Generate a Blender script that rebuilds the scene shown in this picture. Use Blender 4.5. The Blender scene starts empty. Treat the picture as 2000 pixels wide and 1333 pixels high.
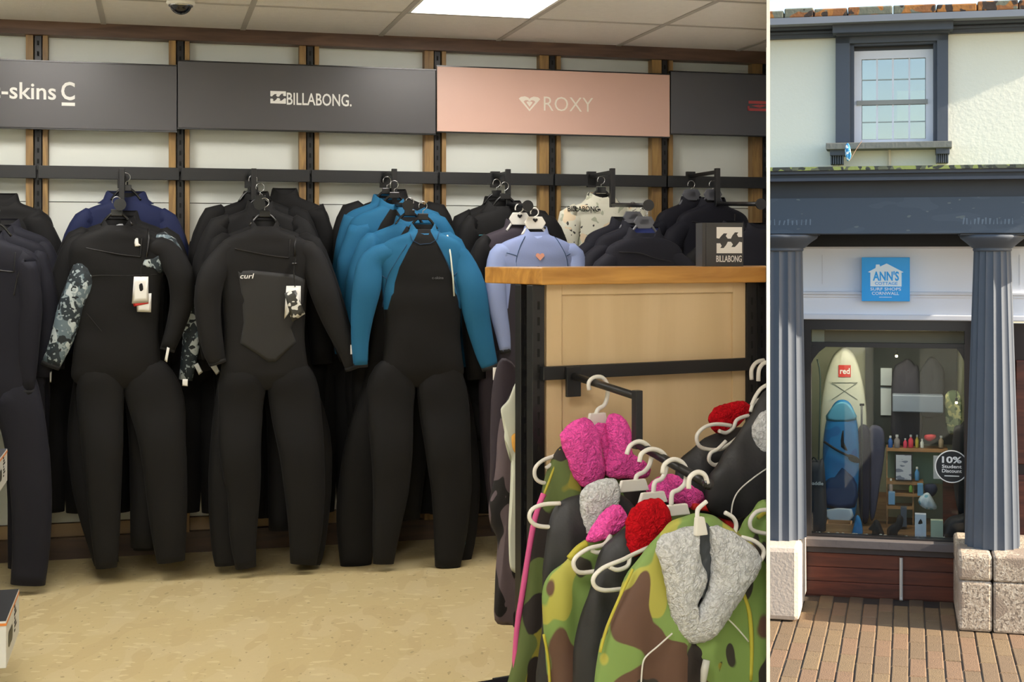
import bpy, bmesh, math, random
from mathutils import Vector, Matrix, noise
random.seed(7)
SC = bpy.context.scene
COL = SC.collection
# ---------------------------------------------------------------- camera, sky, sun, exposure
F = 2800.0; CX = 1100.0; HY = 500.0; E = 1.42     # focal px, principal point px, eye height above shop floor
cam = bpy.data.cameras.new('camera'); camo = bpy.data.objects.new('camera', cam); COL.objects.link(camo)
camo.location = (0, 0, E); camo.rotation_euler = (math.pi/2, 0, 0)
cam.sensor_width = 36; cam.lens = F/2000*36
cam.shift_x = (1000-CX)/2000; cam.shift_y = (HY-666.5)/2000
cam.clip_start = .05; cam.clip_end = 300
SC.camera = camo
SC.view_settings.view_transform = 'Standard'; SC.view_settings.look = 'None'
SC.view_settings.gamma = 1; SC.view_settings.use_curve_mapping = False
SC.view_settings.exposure = 0.0
w = bpy.data.worlds.new('world'); SC.world = w; w.use_nodes = True
nt = w.node_tree; nt.nodes.clear()
sky = nt.nodes.new('ShaderNodeTexSky'); sky.sky_type = 'NISHITA'; sky.sun_disc = False
sky.sun_elevation = math.radians(26); sky.sun_rotation = math.radians(109); sky.air_density = 1.0; sky.dust_density = 0.7
bg = nt.nodes.new('ShaderNodeBackground'); bg.inputs[1].default_value = 0.40
wo = nt.nodes.new('ShaderNodeOutputWorld')
nt.links.new(sky.outputs[0], bg.inputs[0]); nt.links.new(bg.outputs[0], wo.inputs[0])
sun = bpy.data.lights.new('sun', 'SUN'); sun.energy = 13; sun.angle = math.radians(.8); sun.color = (1, .90, .74)
suno = bpy.data.objects.new('sun', sun); COL.objects.link(suno)
SUNV = Vector((.862, -.269, .44)).normalized()       # towards the sun
suno.rotation_euler = SUNV.to_track_quat('Z', 'Y').to_euler()
suno.location = (8, -4, 9)

# ---------------------------------------------------------------- frames: pixel -> local metres
class Frame:
    def __init__(s, ang, D, z0=0.0):
        s.a = ang; s.D = D; s.z0 = z0
        s.t = Vector((math.cos(ang), math.sin(ang))); s.n = Vector((-math.sin(ang), math.cos(ang)))
        s.org = Vector((s.n.x*D, s.n.y*D, z0))
    def Y(s, px, yl=0.0):
        rx = (px-CX)/F
        return (s.D+yl)/(s.n.x*rx+s.n.y)
    def x(s, px, yl=0.0):
        rx = (px-CX)/F
        return s.Y(px, yl)*(s.t.x*rx+s.t.y)
    def z(s, px, py, yl=0.0):
        return E-(py-HY)/F*s.Y(px, yl)-s.z0
    def p(s, px, py, yl=0.0):
        return Vector((s.x(px, yl), yl, s.z(px, py, yl)))
    def m(s, px, yl=0.0):                       # metres per pixel there
        return s.Y(px, yl)/F
    def world(s, v):
        v = Vector(v)
        return Vector((s.org.x+s.t.x*v.x+s.n.x*v.y, s.org.y+s.t.y*v.x+s.n.y*v.y, s.org.z+v.z))
    def px(s, v):
        q = s.world(v); return (CX+F*q.x/q.y, HY-F*(q.z-E)/q.y)
W = Frame(math.radians(15.95), 7.1)             # back wall of the shop
GC = Vector((-.0675, 4.5))
_ga = math.radians(29.7)
G = Frame(_ga, GC.dot(Vector((-math.sin(_ga), math.cos(_ga)))))   # gondola front
SZ = E-3.35                                     # street level
_fa = -math.atan(640/2800)
_p14 = Vector(((1750-CX)/F*14, 14))
S = Frame(_fa, _p14.dot(Vector((-math.sin(_fa), math.cos(_fa)))), SZ)   # street facade

# ---------------------------------------------------------------- materials
def lin(c):
    if isinstance(c, str):
        c = [int(c[i:i+2], 16)/255 for i in (0, 2, 4)]
    return tuple(x/12.92 if x <= .04045 else ((x+.055)/1.055)**2.4 for x in c)+(1,)
MC = {}
def newmat(name):
    m = bpy.data.materials.new(name); m.use_nodes = True
    nt = m.node_tree; b = nt.nodes['Principled BSDF']
    return m, nt, b
def mat(name, col, rough=.6, var=.06, scale=8, bump=0, bscale=None, metal=0, spec=.5, stretch=None, emit=0):
    if name in MC: return MC[name]
    m, nt, b = newmat(name)
    b.inputs['Roughness'].default_value = rough; b.inputs['Metallic'].default_value = metal
    b.inputs['Specular IOR Level'].default_value = spec
    tc = nt.nodes.new('ShaderNodeTexCoord'); mp = nt.nodes.new('ShaderNodeMapping')
    nt.links.new(tc.outputs['Object'], mp.inputs[0])
    if stretch: mp.inputs['Scale'].default_value = stretch
    n = nt.nodes.new('ShaderNodeTexNoise'); n.inputs['Scale'].default_value = scale; n.inputs['Detail'].default_value = 4
    nt.links.new(mp.outputs[0], n.inputs['Vector'])
    mx = nt.nodes.new('ShaderNodeMix'); mx.data_type = 'RGBA'
    c = lin(col)
    mx.inputs[6].default_value = tuple(max(0, x*(1-var*2)) for x in c[:3])+(1,)
    mx.inputs[7].default_value = tuple(min(1, x*(1+var*2)) for x in c[:3])+(1,)
    nt.links.new(n.outputs[0], mx.inputs[0]); nt.links.new(mx.outputs[2], b.inputs['Base Color'])
    if bump:
        n2 = nt.nodes.new('ShaderNodeTexNoise'); n2.inputs['Scale'].default_value = bscale or scale*4; n2.inputs['Detail'].default_value = 5
        nt.links.new(mp.outputs[0], n2.inputs['Vector'])
        bp = nt.nodes.new('ShaderNodeBump'); bp.inputs['Strength'].default_value = bump; bp.inputs['Distance'].default_value = .02
        nt.links.new(n2.outputs[0], bp.inputs['Height']); nt.links.new(bp.outputs[0], b.inputs['Normal'])
    if emit:
        b.inputs['Emission Color'].default_value = c; b.inputs['Emission Strength'].default_value = emit
    MC[name] = m; return m
def layered(name, base, layers, rough=.7, bump=0, bscale=40, coord='Object', seedoff=(0, 0, 0)):
    """layers: (colour, noise scale, threshold, offset, stretch)"""
    if name in MC: return MC[name]
    m, nt, b = newmat(name); b.inputs['Roughness'].default_value = rough
    tc = nt.nodes.new('ShaderNodeTexCoord'); cur = None
    rgb = nt.nodes.new('ShaderNodeRGB'); rgb.outputs[0].default_value = lin(base); cur = rgb.outputs[0]
    for (c, sc, th, off, st) in layers:
        mp = nt.nodes.new('ShaderNodeMapping'); mp.inputs['Location'].default_value = (off, off*.7, off*.3); mp.inputs['Scale'].default_value = st
        nt.links.new(tc.outputs[coord], mp.inputs[0])
        n = nt.nodes.new('ShaderNodeTexNoise'); n.inputs['Scale'].default_value = sc; n.inputs['Detail'].default_value = 1.2
        nt.links.new(mp.outputs[0], n.inputs['Vector'])
        r = nt.nodes.new('ShaderNodeMapRange'); r.inputs[1].default_value = th-.006; r.inputs[2].default_value = th+.006
        nt.links.new(n.outputs[0], r.inputs[0])
        mx = nt.nodes.new('ShaderNodeMix'); mx.data_type = 'RGBA'
        nt.links.new(r.outputs[0], mx.inputs[0]); nt.links.new(cur, mx.inputs[6]); mx.inputs[7].default_value = lin(c)
        cur = mx.outputs[2]
    nt.links.new(cur, b.inputs['Base Color'])
    if bump:
        n2 = nt.nodes.new('ShaderNodeTexNoise'); n2.inputs['Scale'].default_value = bscale; n2.inputs['Detail'].default_value = 5
        nt.links.new(tc.outputs[coord], n2.inputs['Vector'])
        bp = nt.nodes.new('ShaderNodeBump'); bp.inputs['Strength'].default_value = bump; bp.inputs['Distance'].default_value = .01
        nt.links.new(n2.outputs[0], bp.inputs['Height']); nt.links.new(bp.outputs[0], b.inputs['Normal'])
    MC[name] = m; return m
def wood(name, c1, c2, axis='z', scale=6, rough=.5, bump=.15):
    if name in MC: return MC[name]
    m, nt, b = newmat(name); b.inputs['Roughness'].default_value = rough
    tc = nt.nodes.new('ShaderNodeTexCoord'); mp = nt.nodes.new('ShaderNodeMapping')
    st = {'x': (.12, 1, 1), 'y': (1, .12, 1), 'z': (1, 1, .12)}[axis]
    mp.inputs['Scale'].default_value = st; nt.links.new(tc.outputs['Object'], mp.inputs[0])
    n = nt.nodes.new('ShaderNodeTexNoise'); n.inputs['Scale'].default_value = scale*5; n.inputs['Detail'].default_value = 6; n.inputs['Distortion'].default_value = .8
    nt.links.new(mp.outputs[0], n.inputs['Vector'])
    r = nt.nodes.new('ShaderNodeValToRGB'); r.color_ramp.elements[0].position = .35; r.color_ramp.elements[1].position = .68
    r.color_ramp.elements[0].color = lin(c1); r.color_ramp.elements[1].color = lin(c2)
    nt.links.new(n.outputs[0], r.inputs[0]); nt.links.new(r.outputs[0], b.inputs['Base Color'])
    bp = nt.nodes.new('ShaderNodeBump'); bp.inputs['Strength'].default_value = bump; bp.inputs['Distance'].default_value = .004
    nt.links.new(n.outputs[0], bp.inputs['Height']); nt.links.new(bp.outputs[0], b.inputs['Normal'])
    MC[name] = m; return m
def fleece(name, c):
    if name in MC: return MC[name]
    m, nt, b = newmat(name); b.inputs['Roughness'].default_value = .95; b.inputs['Specular IOR Level'].default_value = .1
    tc = nt.nodes.new('ShaderNodeTexCoord'); v = nt.nodes.new('ShaderNodeTexVoronoi'); v.inputs['Scale'].default_value = 95
    nz = nt.nodes.new('ShaderNodeTexNoise'); nz.inputs['Scale'].default_value = 60
    ad = nt.nodes.new('ShaderNodeMix'); ad.data_type = 'RGBA'; ad.blend_type = 'LINEAR_LIGHT'; ad.inputs[0].default_value = .02
    nt.links.new(tc.outputs['Object'], nz.inputs['Vector'])
    nt.links.new(tc.outputs['Object'], ad.inputs[6]); nt.links.new(nz.outputs[1], ad.inputs[7]); nt.links.new(ad.outputs[2], v.inputs['Vector'])
    r = nt.nodes.new('ShaderNodeValToRGB'); cc = lin(c)
    r.color_ramp.elements[0].color = cc; r.color_ramp.elements[0].position = .3
    r.color_ramp.elements[1].color = tuple(x*.60 for x in cc[:3])+(1,); r.color_ramp.elements[1].position = .85
    nt.links.new(v.outputs['Distance'], r.inputs[0]); nt.links.new(r.outputs[0], b.inputs['Base Color'])
    iv = nt.nodes.new('ShaderNodeMath'); iv.operation = 'SUBTRACT'; iv.inputs[0].default_value = 1; nt.links.new(v.outputs['Distance'], iv.inputs[1])
    bp = nt.nodes.new('ShaderNodeBump'); bp.inputs['Strength'].default_value = .8; bp.inputs['Distance'].default_value = .006
    nt.links.new(iv.outputs[0], bp.inputs['Height']); nt.links.new(bp.outputs[0], b.inputs['Normal'])
    MC[name] = m; return m
def glassmat(name, refl=.1, tint=(1, 1, 1)):
    m = bpy.data.materials.new(name); m.use_nodes = True; nt = m.node_tree; nt.nodes.clear()
    o = nt.nodes.new('ShaderNodeOutputMaterial'); t = nt.nodes.new('ShaderNodeBsdfTransparent'); t.inputs[0].default_value = tint+(1,)
    g = nt.nodes.new('ShaderNodeBsdfGlossy'); g.inputs['Roughness'].default_value = .02
    mx = nt.nodes.new('ShaderNodeMixShader'); mx.inputs[0].default_value = refl
    nt.links.new(t.outputs[0], mx.inputs[1]); nt.links.new(g.outputs[0], mx.inputs[2]); nt.links.new(mx.outputs[0], o.inputs[0])
    return m
def emat(name, c, s):
    m = bpy.data.materials.new(name); m.use_nodes = True; nt = m.node_tree; nt.nodes.clear()
    o = nt.nodes.new('ShaderNodeOutputMaterial'); e = nt.nodes.new('ShaderNodeEmission'); e.inputs[0].default_value = lin(c); e.inputs[1].default_value = s
    nt.links.new(e.outputs[0], o.inputs[0]); return m

# ---------------------------------------------------------------- object helpers
class MB:
    def __init__(s): s.v = []; s.f = []; s.mi = []
    def add(s, v, f, mi=0):
        n = len(s.v); s.v += [tuple(q) for q in v]; s.f += [tuple(i+n for i in q) for q in f]; s.mi += [mi]*len(f); return s
    def box(s, x0, x1, y0, y1, z0, z1, mi=0):
        if x0 > x1: x0, x1 = x1, x0
        if y0 > y1: y0, y1 = y1, y0
        if z0 > z1: z0, z1 = z1, z0
        v = [(x, y, z) for z in (z0, z1) for y in (y0, y1) for x in (x0, x1)]
        return s.add(v, [(0, 2, 3, 1), (4, 5, 7, 6), (0, 1, 5, 4), (2, 6, 7, 3), (0, 4, 6, 2), (1, 3, 7, 5)], mi)
    def tube(s, pts, r, n=8, mi=0, cap=True, closed=False):
        pts = [Vector(p) for p in pts]; rr = r if isinstance(r, (list, tuple)) else [r]*len(pts)
        rings = []; up = Vector((0, 0, 1)); prev = None
        for i, p in enumerate(pts):
            if closed: t = pts[(i+1) % len(pts)]-pts[i-1]
            else: t = pts[min(i+1, len(pts)-1)]-pts[max(i-1, 0)]
            t.normalize()
            if prev is None:
                a = t.cross(up)
                if a.length < .1: a = t.cross(Vector((1, 0, 0)))
            else:
                a = prev-t*prev.dot(t)
                if a.length < 1e-4: a = t.cross(up)
            a.normalize(); prev = a; b = t.cross(a)
            rings.append([p+(a*math.cos(q)+b*math.sin(q))*rr[i] for q in [2*math.pi*k/n for k in range(n)]])
        v = [q for R in rings for q in R]; f = []
        m = len(rings)
        for i in range(m if closed else m-1):
            j = (i+1) % m
            for k in range(n):
                f.append((i*n+k, i*n+(k+1) % n, j*n+(k+1) % n, j*n+k))
        if cap and not closed:
            f.append(tuple(range(n-1, -1, -1))); f.append(tuple((m-1)*n+k for k in range(n)))
        return s.add(v, f, mi)
    def lathe(s, prof, n=24, c=(0, 0, 0), mi=0, flute=0, fl=0.0, frange=(-9e9, 9e9)):
        v = []; f = []
        for (r, z) in prof:
            for k in range(n):
                q = 2*math.pi*k/n; R = r
                if flute and frange[0] <= z <= frange[1]: R = r-fl*abs(math.sin(flute*q/2))**.7*r
                v.append((c[0]+R*math.cos(q), c[1]+R*math.sin(q), c[2]+z))
        m = len(prof)
        for i in range(m-1):
            for k in range(n):
                f.append((i*n+k, i*n+(k+1) % n, (i+1)*n+(k+1) % n, (i+1)*n+k))
        f.append(tuple(range(n-1, -1, -1))); f.append(tuple((m-1)*n+k for k in range(n)))
        return s.add(v, f, mi)
    def prism(s, poly, y0, y1, mi=0):            # poly (x,z) extruded in y; y0 front
        n = len(poly)
        ar = sum(poly[i][0]*poly[(i+1) % n][1]-poly[(i+1) % n][0]*poly[i][1] for i in range(n))
        if ar < 0: poly = poly[::-1]
        v = [(x, y0, z) for x, z in poly]+[(x, y1, z) for x, z in poly]
        f = [tuple(range(n)), tuple(range(2*n-1, n-1, -1))]+[(i, i+n, (i+1) % n+n, (i+1) % n) for i in range(n)]
        return s.add(v, f, mi)
    def build(s, name, m, parent=None, smooth=False, loc=None, bevel=0, frame=None, sharp=None):
        me = bpy.data.meshes.new(name); me.from_pydata(s.v, [], s.f); me.update()
        for q in (m if isinstance(m, (list, tuple)) else [m]): me.materials.append(q)
        for i, p in enumerate(me.polygons): p.material_index = s.mi[i]
        if smooth: me.polygons.foreach_set('use_smooth', [True]*len(me.polygons))
        o = bpy.data.objects.new(name, me); COL.objects.link(o)
        if parent: o.parent = parent
        if frame: o.location = frame.org; o.rotation_euler = (0, 0, frame.a)
        if loc: o.location = loc
        if bevel:
            b = o.modifiers.new('bevel', 'BEVEL'); b.width = bevel; b.segments = 2; b.limit_method = 'ANGLE'
        return o
def thing(name, label, cat, frame, loc, group=None, rz=0, yaw=None):
    o = bpy.data.objects.new(name, None); COL.objects.link(o); o.empty_display_size = .05
    o.location = frame.world(loc); o.rotation_euler = (0, yaw or 0, frame.a+rz)
    o['label'] = label; o['category'] = cat
    if group: o['group'] = group
    return o
def tag(o, label, cat, group=None):
    o['label'] = label; o['category'] = cat
    if group: o['group'] = group
    return o
def struct(o): o['kind'] = 'structure'; return o
def smoothpath(pts, k=4):
    P = [tuple(p) for p in pts]; out = []
    n = len(P)
    for i in range(n-1):
        p0 = P[max(i-1, 0)]; p1 = P[i]; p2 = P[i+1]; p3 = P[min(i+2, n-1)]
        for j in range(k):
            t = j/k
            out.append(tuple(.5*((2*b)+(-a+c)*t+(2*a-5*b+4*c-d)*t*t+(-a+3*b-3*c+d)*t**3) for a, b, c, d in zip(p0, p1, p2, p3)))
    out.append(P[-1]); return out
def closedpath(P, k=4):
    n = len(P); out = []
    for i in range(n):
        p0 = P[i-1]; p1 = P[i]; p2 = P[(i+1) % n]; p3 = P[(i+2) % n]
        for j in range(k):
            t = j/k
            out.append(tuple(.5*((2*b)+(-a+c)*t+(2*a-5*b+4*c-d)*t*t+(-a+3*b-3*c+d)*t**3) for a, b, c, d in zip(p0, p1, p2, p3)))
    return out
def text(body, name, h, x0, z0, y, m, parent=None, width=None, bold=0.0, shear=0, align='LEFT', depth=.002, frame=None):
    """lettering in the local xz plane, lower left at (x0,z0), reading towards -y"""
    c = bpy.data.curves.new(name, 'FONT'); c.body = body; c.size = 1; c.offset = bold; c.shear = shear; c.extrude = .01; c.resolution_u = 3
    o = bpy.data.objects.new(name, c); COL.objects.link(o)
    dg = bpy.context.evaluated_depsgraph_get(); me = bpy.data.meshes.new_from_object(o.evaluated_get(dg))
    bpy.data.objects.remove(o); bpy.data.curves.remove(c)
    xs = [v.co.x for v in me.vertices]; ys = [v.co.y for v in me.vertices]
    a, b_, c_, d = min(xs), max(xs), min(ys), max(ys)
    sz = h/(d-c_); sx = (width/(b_-a)) if width else sz
    for v in me.vertices:
        x, yy, zz = v.co
        v.co = (x0+(x-a)*sx, y-(zz+.01)*depth/.02, z0+(yy-c_)*sz)
    me.name = name; me.materials.clear(); me.materials.append(m)
    o = bpy.data.objects.new(name, me); COL.objects.link(o)
    if parent: o.parent = parent
    if frame: o.location = frame.org; o.rotation_euler = (0, 0, frame.a)
    return o
def pillow(name, outline, m, parent=None, thick=.03, back=.01, y0=0, rings=8, k=4, p=3.0, rough=0, rscale=30, yfun=None, center=None, smooth=True, seed=0, wr=0, wscale=6, rounded=True, matidx=None, frame=None):
    P = closedpath(outline, k) if rounded else list(outline)
    if not rounded and k > 1:
        Q = []
        for i in range(len(P)):
            a = P[i]; b = P[(i+1) % len(P)]
            for j in range(k): Q.append((a[0]+(b[0]-a[0])*j/k, a[1]+(b[1]-a[1])*j/k))
        P = Q
    ar = sum(P[i][0]*P[(i+1) % len(P)][1]-P[(i+1) % len(P)][0]*P[i][1] for i in range(len(P)))
    if ar < 0: P = P[::-1]
    n = len(P)
    if center is None: center = (sum(q[0] for q in P)/n, sum(q[1] for q in P)/n)
    cx, cz = center; v = []; f = []
    def sd(sgn, th, base):
        start = len(v)
        v.append((cx, base+sgn*th, cz))
        for r in range(1, rings+1):
            t = r/rings; t = 1-(1-t)**1.35
            hgt = th*max(0, 1-t**p)**.5
            for q in P: v.append((cx+(q[0]-cx)*t, base+sgn*hgt, cz+(q[1]-cz)*t))
        return start
    s0 = sd(-1, thick, y0)
    for i in range(n): f.append((s0, s0+1+i, s0+1+(i+1) % n))
    for r in range(rings-1):
        for i in range(n):
            a = s0+1+r*n; f.append((a+i, a+n+i, a+n+(i+1) % n, a+(i+1) % n))
    rim = s0+1+(rings-1)*n
    b0 = len(v); br = max(2, rings//3)
    for r in range(1, br+1):
        t = 1-r/br
        if r == br: v.append((cx, y0+back, cz))
        else:
            for q in P: v.append((cx+(q[0]-cx)*t, y0+back*(1-t**3)**.5, cz+(q[1]-cz)*t))
    prev = rim
    for r in range(1, br):
        cur = b0+(r-1)*n
        for i in range(n): f.append((prev+i, cur+i, cur+(i+1) % n, prev+(i+1) % n))
        prev = cur
    last = len(v)-1
    for i in range(n): f.append((prev+i, last, prev+(i+1) % n))
    if rough or wr or yfun:
        vv = []
        for (x, y, z) in v:
            if yfun: y += yfun(x, z)
            if wr:
                d = noise.noise(Vector((x*wscale*2.2+seed*3, y*wscale, z*wscale*.8+seed)))
                y += d*wr; x += noise.noise(Vector((x*wscale+9, z*wscale, seed)))*wr*.3
            if rough:
                q = Vector((x*rscale+seed, y*rscale, z*rscale)); dv = noise.noise_vector(q)
                x += dv.x*rough; y += dv.y*rough; z += dv.z*rough
            vv.append((x, y, z))
        v = vv
    return MB().add(v, f).build(name, m, parent, smooth=smooth, frame=frame)
def dup(root, loc=None, label=None, group=None, rot=None, drop=()):
    r = root.copy(); COL.objects.link(r)
    if loc is not None: r.location = loc
    if rot is not None: r.rotation_euler = rot
    if label: r['label'] = label
    if group: r['group'] = group
    def rec(a, b):
        for ch in a.children:
            if ch.name.split('.')[0] in drop: continue
            c = ch.copy(); COL.objects.link(c); c.parent = b; rec(ch, c)
    rec(root, r); return r

# ---------------------------------------------------------------- common materials
M = dict(
 white=mat('white_paint', 'e9e9e4', .6, .02), wallw=mat('off_white_wall', 'dde2dc', .55, .02, 3), divider=mat('bright_white_panel', 'fbfbfb', .5, 0),
 black=mat('black_metal', '121316', .42, .1, 20), rail=mat('black_rail', '1a1c1f', .45, .1, 12), blackpl=mat('black_plastic', '17181a', .22, .1, 20),
 sign=mat('charcoal_sign_board', '4a494c', .33, .05, 3), pink=mat('pale_pink_board', 'd9b3a4', .4, .02, 3),
 tile=mat('ceiling_tile_white', 'e6e2de', .9, .03, 30, .1, 120), grid=mat('ceiling_grid_grey', 'b3aea8', .6, .02),
 batten=wood('batten_wood', '7d603a', 'a88650', 'z', 7), header=wood('header_wood', '4e3a30', '6f5546', 'x', 5), 
 top=wood('worktop_wood', 'a87430', 'd19b4c', 'x', 4, .35), ply=wood('ply_panel', 'd4b98e', 'dec49a', 'z', 1.5, .6, .05),
 hang=mat('white_plastic', 'd9d7cf', .35, .02), skirt=wood('skirting_wood', '3a2a22', '54402f', 'x', 4), tan=mat('tan_board', '9c8463', .7, .08, 4),
 print=mat('white_print', 'e6e6e2', .6, .02), red=mat('red_print', 'cf3030', .5, .03), orange=mat('orange_print', 'd98136', .5, .03),
)
# ================================================================ the shop room
RX0, RX1 = 1497.0, 1504.0
CEIL = W.z(740, 74, 0)
XL = W.x(-420, 0)                       # left wall along the back wall
XR = W.x(1497, 0)
def wpt(frame, x, y): q = frame.world((x, y, 0)); return (q.x, q.y)
def rayx(px, Y): return (px-CX)/F*Y
bl = wpt(W, XL, 0); br_ = wpt(W, XR, 0)
near = 3.3
n1 = (rayx(RX0, near), near)
poly = [bl, br_, n1, (1.25, 3.3), (1.25, -1.2), (-3.2, -1.2)]
def slab(name, poly, z0, z1, m):
    n = len(poly); mb = MB()
    ar = sum(poly[i][0]*poly[(i+1) % n][1]-poly[(i+1) % n][0]*poly[i][1] for i in range(n))
    if ar < 0: poly = poly[::-1]
    v = [(x, y, z0) for x, y in poly]+[(x, y, z1) for x, y in poly]
    f = [tuple(range(n-1, -1, -1)), tuple(range(n, 2*n))]+[(i, (i+1) % n, (i+1) % n+n, i+n) for i in range(n)]
    return mb.add(v, f).build(name, m)
# vinyl floor, warm beige with scuffs
fm = layered('beige_vinyl', 'c9b788', [('cdbc90', 7, .52, 3, (1, .35, 1)), ('c4b183', 9, .58, 8, (1, .3, 1)), ('a8956a', 40, .70, 5, (1, .5, 1)), ('d6c79d', 26, .66, 1, (.6, 1, 1)), ('9c885c', 60, .76, 2, (1, 1, 1))], .38, .12, 30)
floor = struct(slab('floor', poly, -.12, 0, fm))
# platform under the shop floor
fd = slab('trim_1', [(x*.999, y) for x, y in poly], SZ-.1, -.12, mat('render_grey', 'a9a69c', .9, .05, 5, .2)); struct(fd)
ceil_ = struct(slab('ceiling', poly, CEIL+.035, CEIL+.16, mat('ceiling_void', '8a8781', .9)))
# tiles (parts of the ceiling)
seams = [W.x(-330, 0)-1.92, W.x(-330, 0)-1.28, W.x(-330, 0)-.64, W.x(-330, 0), W.x(-70, 0), W.x(203, 0), W.x(473, 0), W.x(740, 0), W.x(968, 0), W.x(1201, 0), W.x(1432, 0), W.x(1640, 0)]
def yl_for(px, py, z):                 # distance along the ray where height z is met, in wall-local y
    Y = (z-E)*F/(HY-py); rx = (px-CX)/F
    return Y*(W.n.x*rx+W.n.y)-W.D
r1 = yl_for(1050, 38, CEIL)
rows = [0.0, r1]
while rows[-1] > -8.2: rows.append(rows[-1]-.66)
lights_at = {(a+2, b) for a, b in {(5, 1), (2, 1), (5, 4), (2, 4), (7, 3), (3, 7), (6, 6), (5, 7), (4, 9), (5, 10), (2, 8), (4, 8), (5, 8), (3, 9), (4, 10), (5, 9), (2, 10), (3, 8), (5, 6)}}  # apart from the two visible panels, added unseen to brighten the room
lamp_em = emat('light_panel_glow', 'fff9f2', 23.0)
LIGHTN = ['bright square ceiling light panel above the pink sign', 'ceiling light panel cut off at the top left corner above the sign boards']
gr = MB(); inside = []
def in_room(x, y):
    q = W.world((x, y, 0)); return q.y > -1.0 and q.x < rayx(RX0, max(q.y, .6))-.01 and q.x > -3.0+0*q.y
nl = 0
for i in range(len(seams)-1):
    for j in range(len(rows)-1):
        x0, x1 = seams[i], seams[i+1]; y1, y0 = rows[j], rows[j+1]
        cxm, cym = (x0+x1)/2, (y0+y1)/2
        q = W.world((x0, cym, 0))
        if not in_room(x0+.02, y0+.02) and not in_room(x0+.02, y1-.02): continue
        if (i, j) in lights_at and in_room(x1, y0):
            lab = 'added square ceiling fill light above the room, out of frame'
            if (i, j) == (7, 1): lab = LIGHTN[0]
            elif (i, j) == (4, 1): lab = LIGHTN[1]
            t = thing('ceiling_light', lab, 'ceiling light', W, (cxm, cym, CEIL), 'ceiling light panels')  # two are visible panels, the others are added unseen fill
            if 'out of frame' in lab: t['group'] = 'added fill panels nearer the camera'
            else: del t['group']
            hx, hy = (x1-x0)/2-.012, (y1-y0)/2-.012
            MB().box(-hx+.012, hx-.012, -hy+.012, hy-.012, .002, .012).build('diffuser', lamp_em, t)
            fr = MB()
            fr.box(-hx, hx, -hy, -hy+.014, 0, .02).box(-hx, hx, hy-.014, hy, 0, .02).box(-hx, -hx+.014, -hy, hy, 0, .02).box(hx-.014, hx, -hy, hy, 0, .02)
            fr.build('frame', M['white'], t); nl += 1
            continue
        o = MB().box(x0+.011, x1-.011, y0+.011, y1-.011, CEIL+.004, CEIL+.02).build('ceiling_tile', M['tile'], ceil_, frame=W)
        inside.append(o)
for i, x in enumerate(seams):
    gr.box(x-.012, x+.012, rows[-1], 0, CEIL, CEIL+.03)
for y in rows: gr.box(seams[0], seams[-1], y-.012, y+.012, CEIL+.0005, CEIL+.03)
g = gr.build('ceiling_grid', M['grid'], ceil_, frame=W); inside.append(g)
# back wall, left wall, wall behind the camera
wb = struct(MB().box(XL-.15, XR, .05, .25, -.12, CEIL+.16).build('wall_back', mat('plaster_dark', '8c8a84', .9), frame=W)); inside.append(wb)
q0 = (bl[0]-.15, bl[1]); 
struct(slab('wall_left', [bl, (bl[0]-.15, bl[1]), (-3.35, -1.2), (-3.2, -1.2)], -.12, CEIL+.16, M['wallw']))
struct(slab('wall_sun_block', [(1.25, -1.35), (1.4, -1.35), (1.4, 3.3), (1.25, 3.3)], -.12, CEIL+.2, M['wallw']))  # unseen side wall, added to keep the sun out of the room
struct(slab('wall_front', [(-3.35, -1.2), (1.25, -1.2), (1.25, -1.35), (-3.35, -1.35)], -.12, CEIL+.16, M['wallw']))
# thin white dividing wall
e1 = W.Y(1497, 0)+.4
struct(slab('wall_right', [(rayx(RX0, near), near), (rayx(RX1, near), near), (rayx(RX0, e1)+(rayx(RX1, near)-rayx(RX0, near)), e1), (rayx(RX0, e1), e1)], -.12, CEIL+.2, M['divider']))
# uprights pixel centres
UPX = [-190, 75, 352, 605, 853, 1077, 1296, 1492]
UX = [W.x(p, 0) for p in UPX]
zh0, zh1 = W.z(740, 97, 0), CEIL
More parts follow.
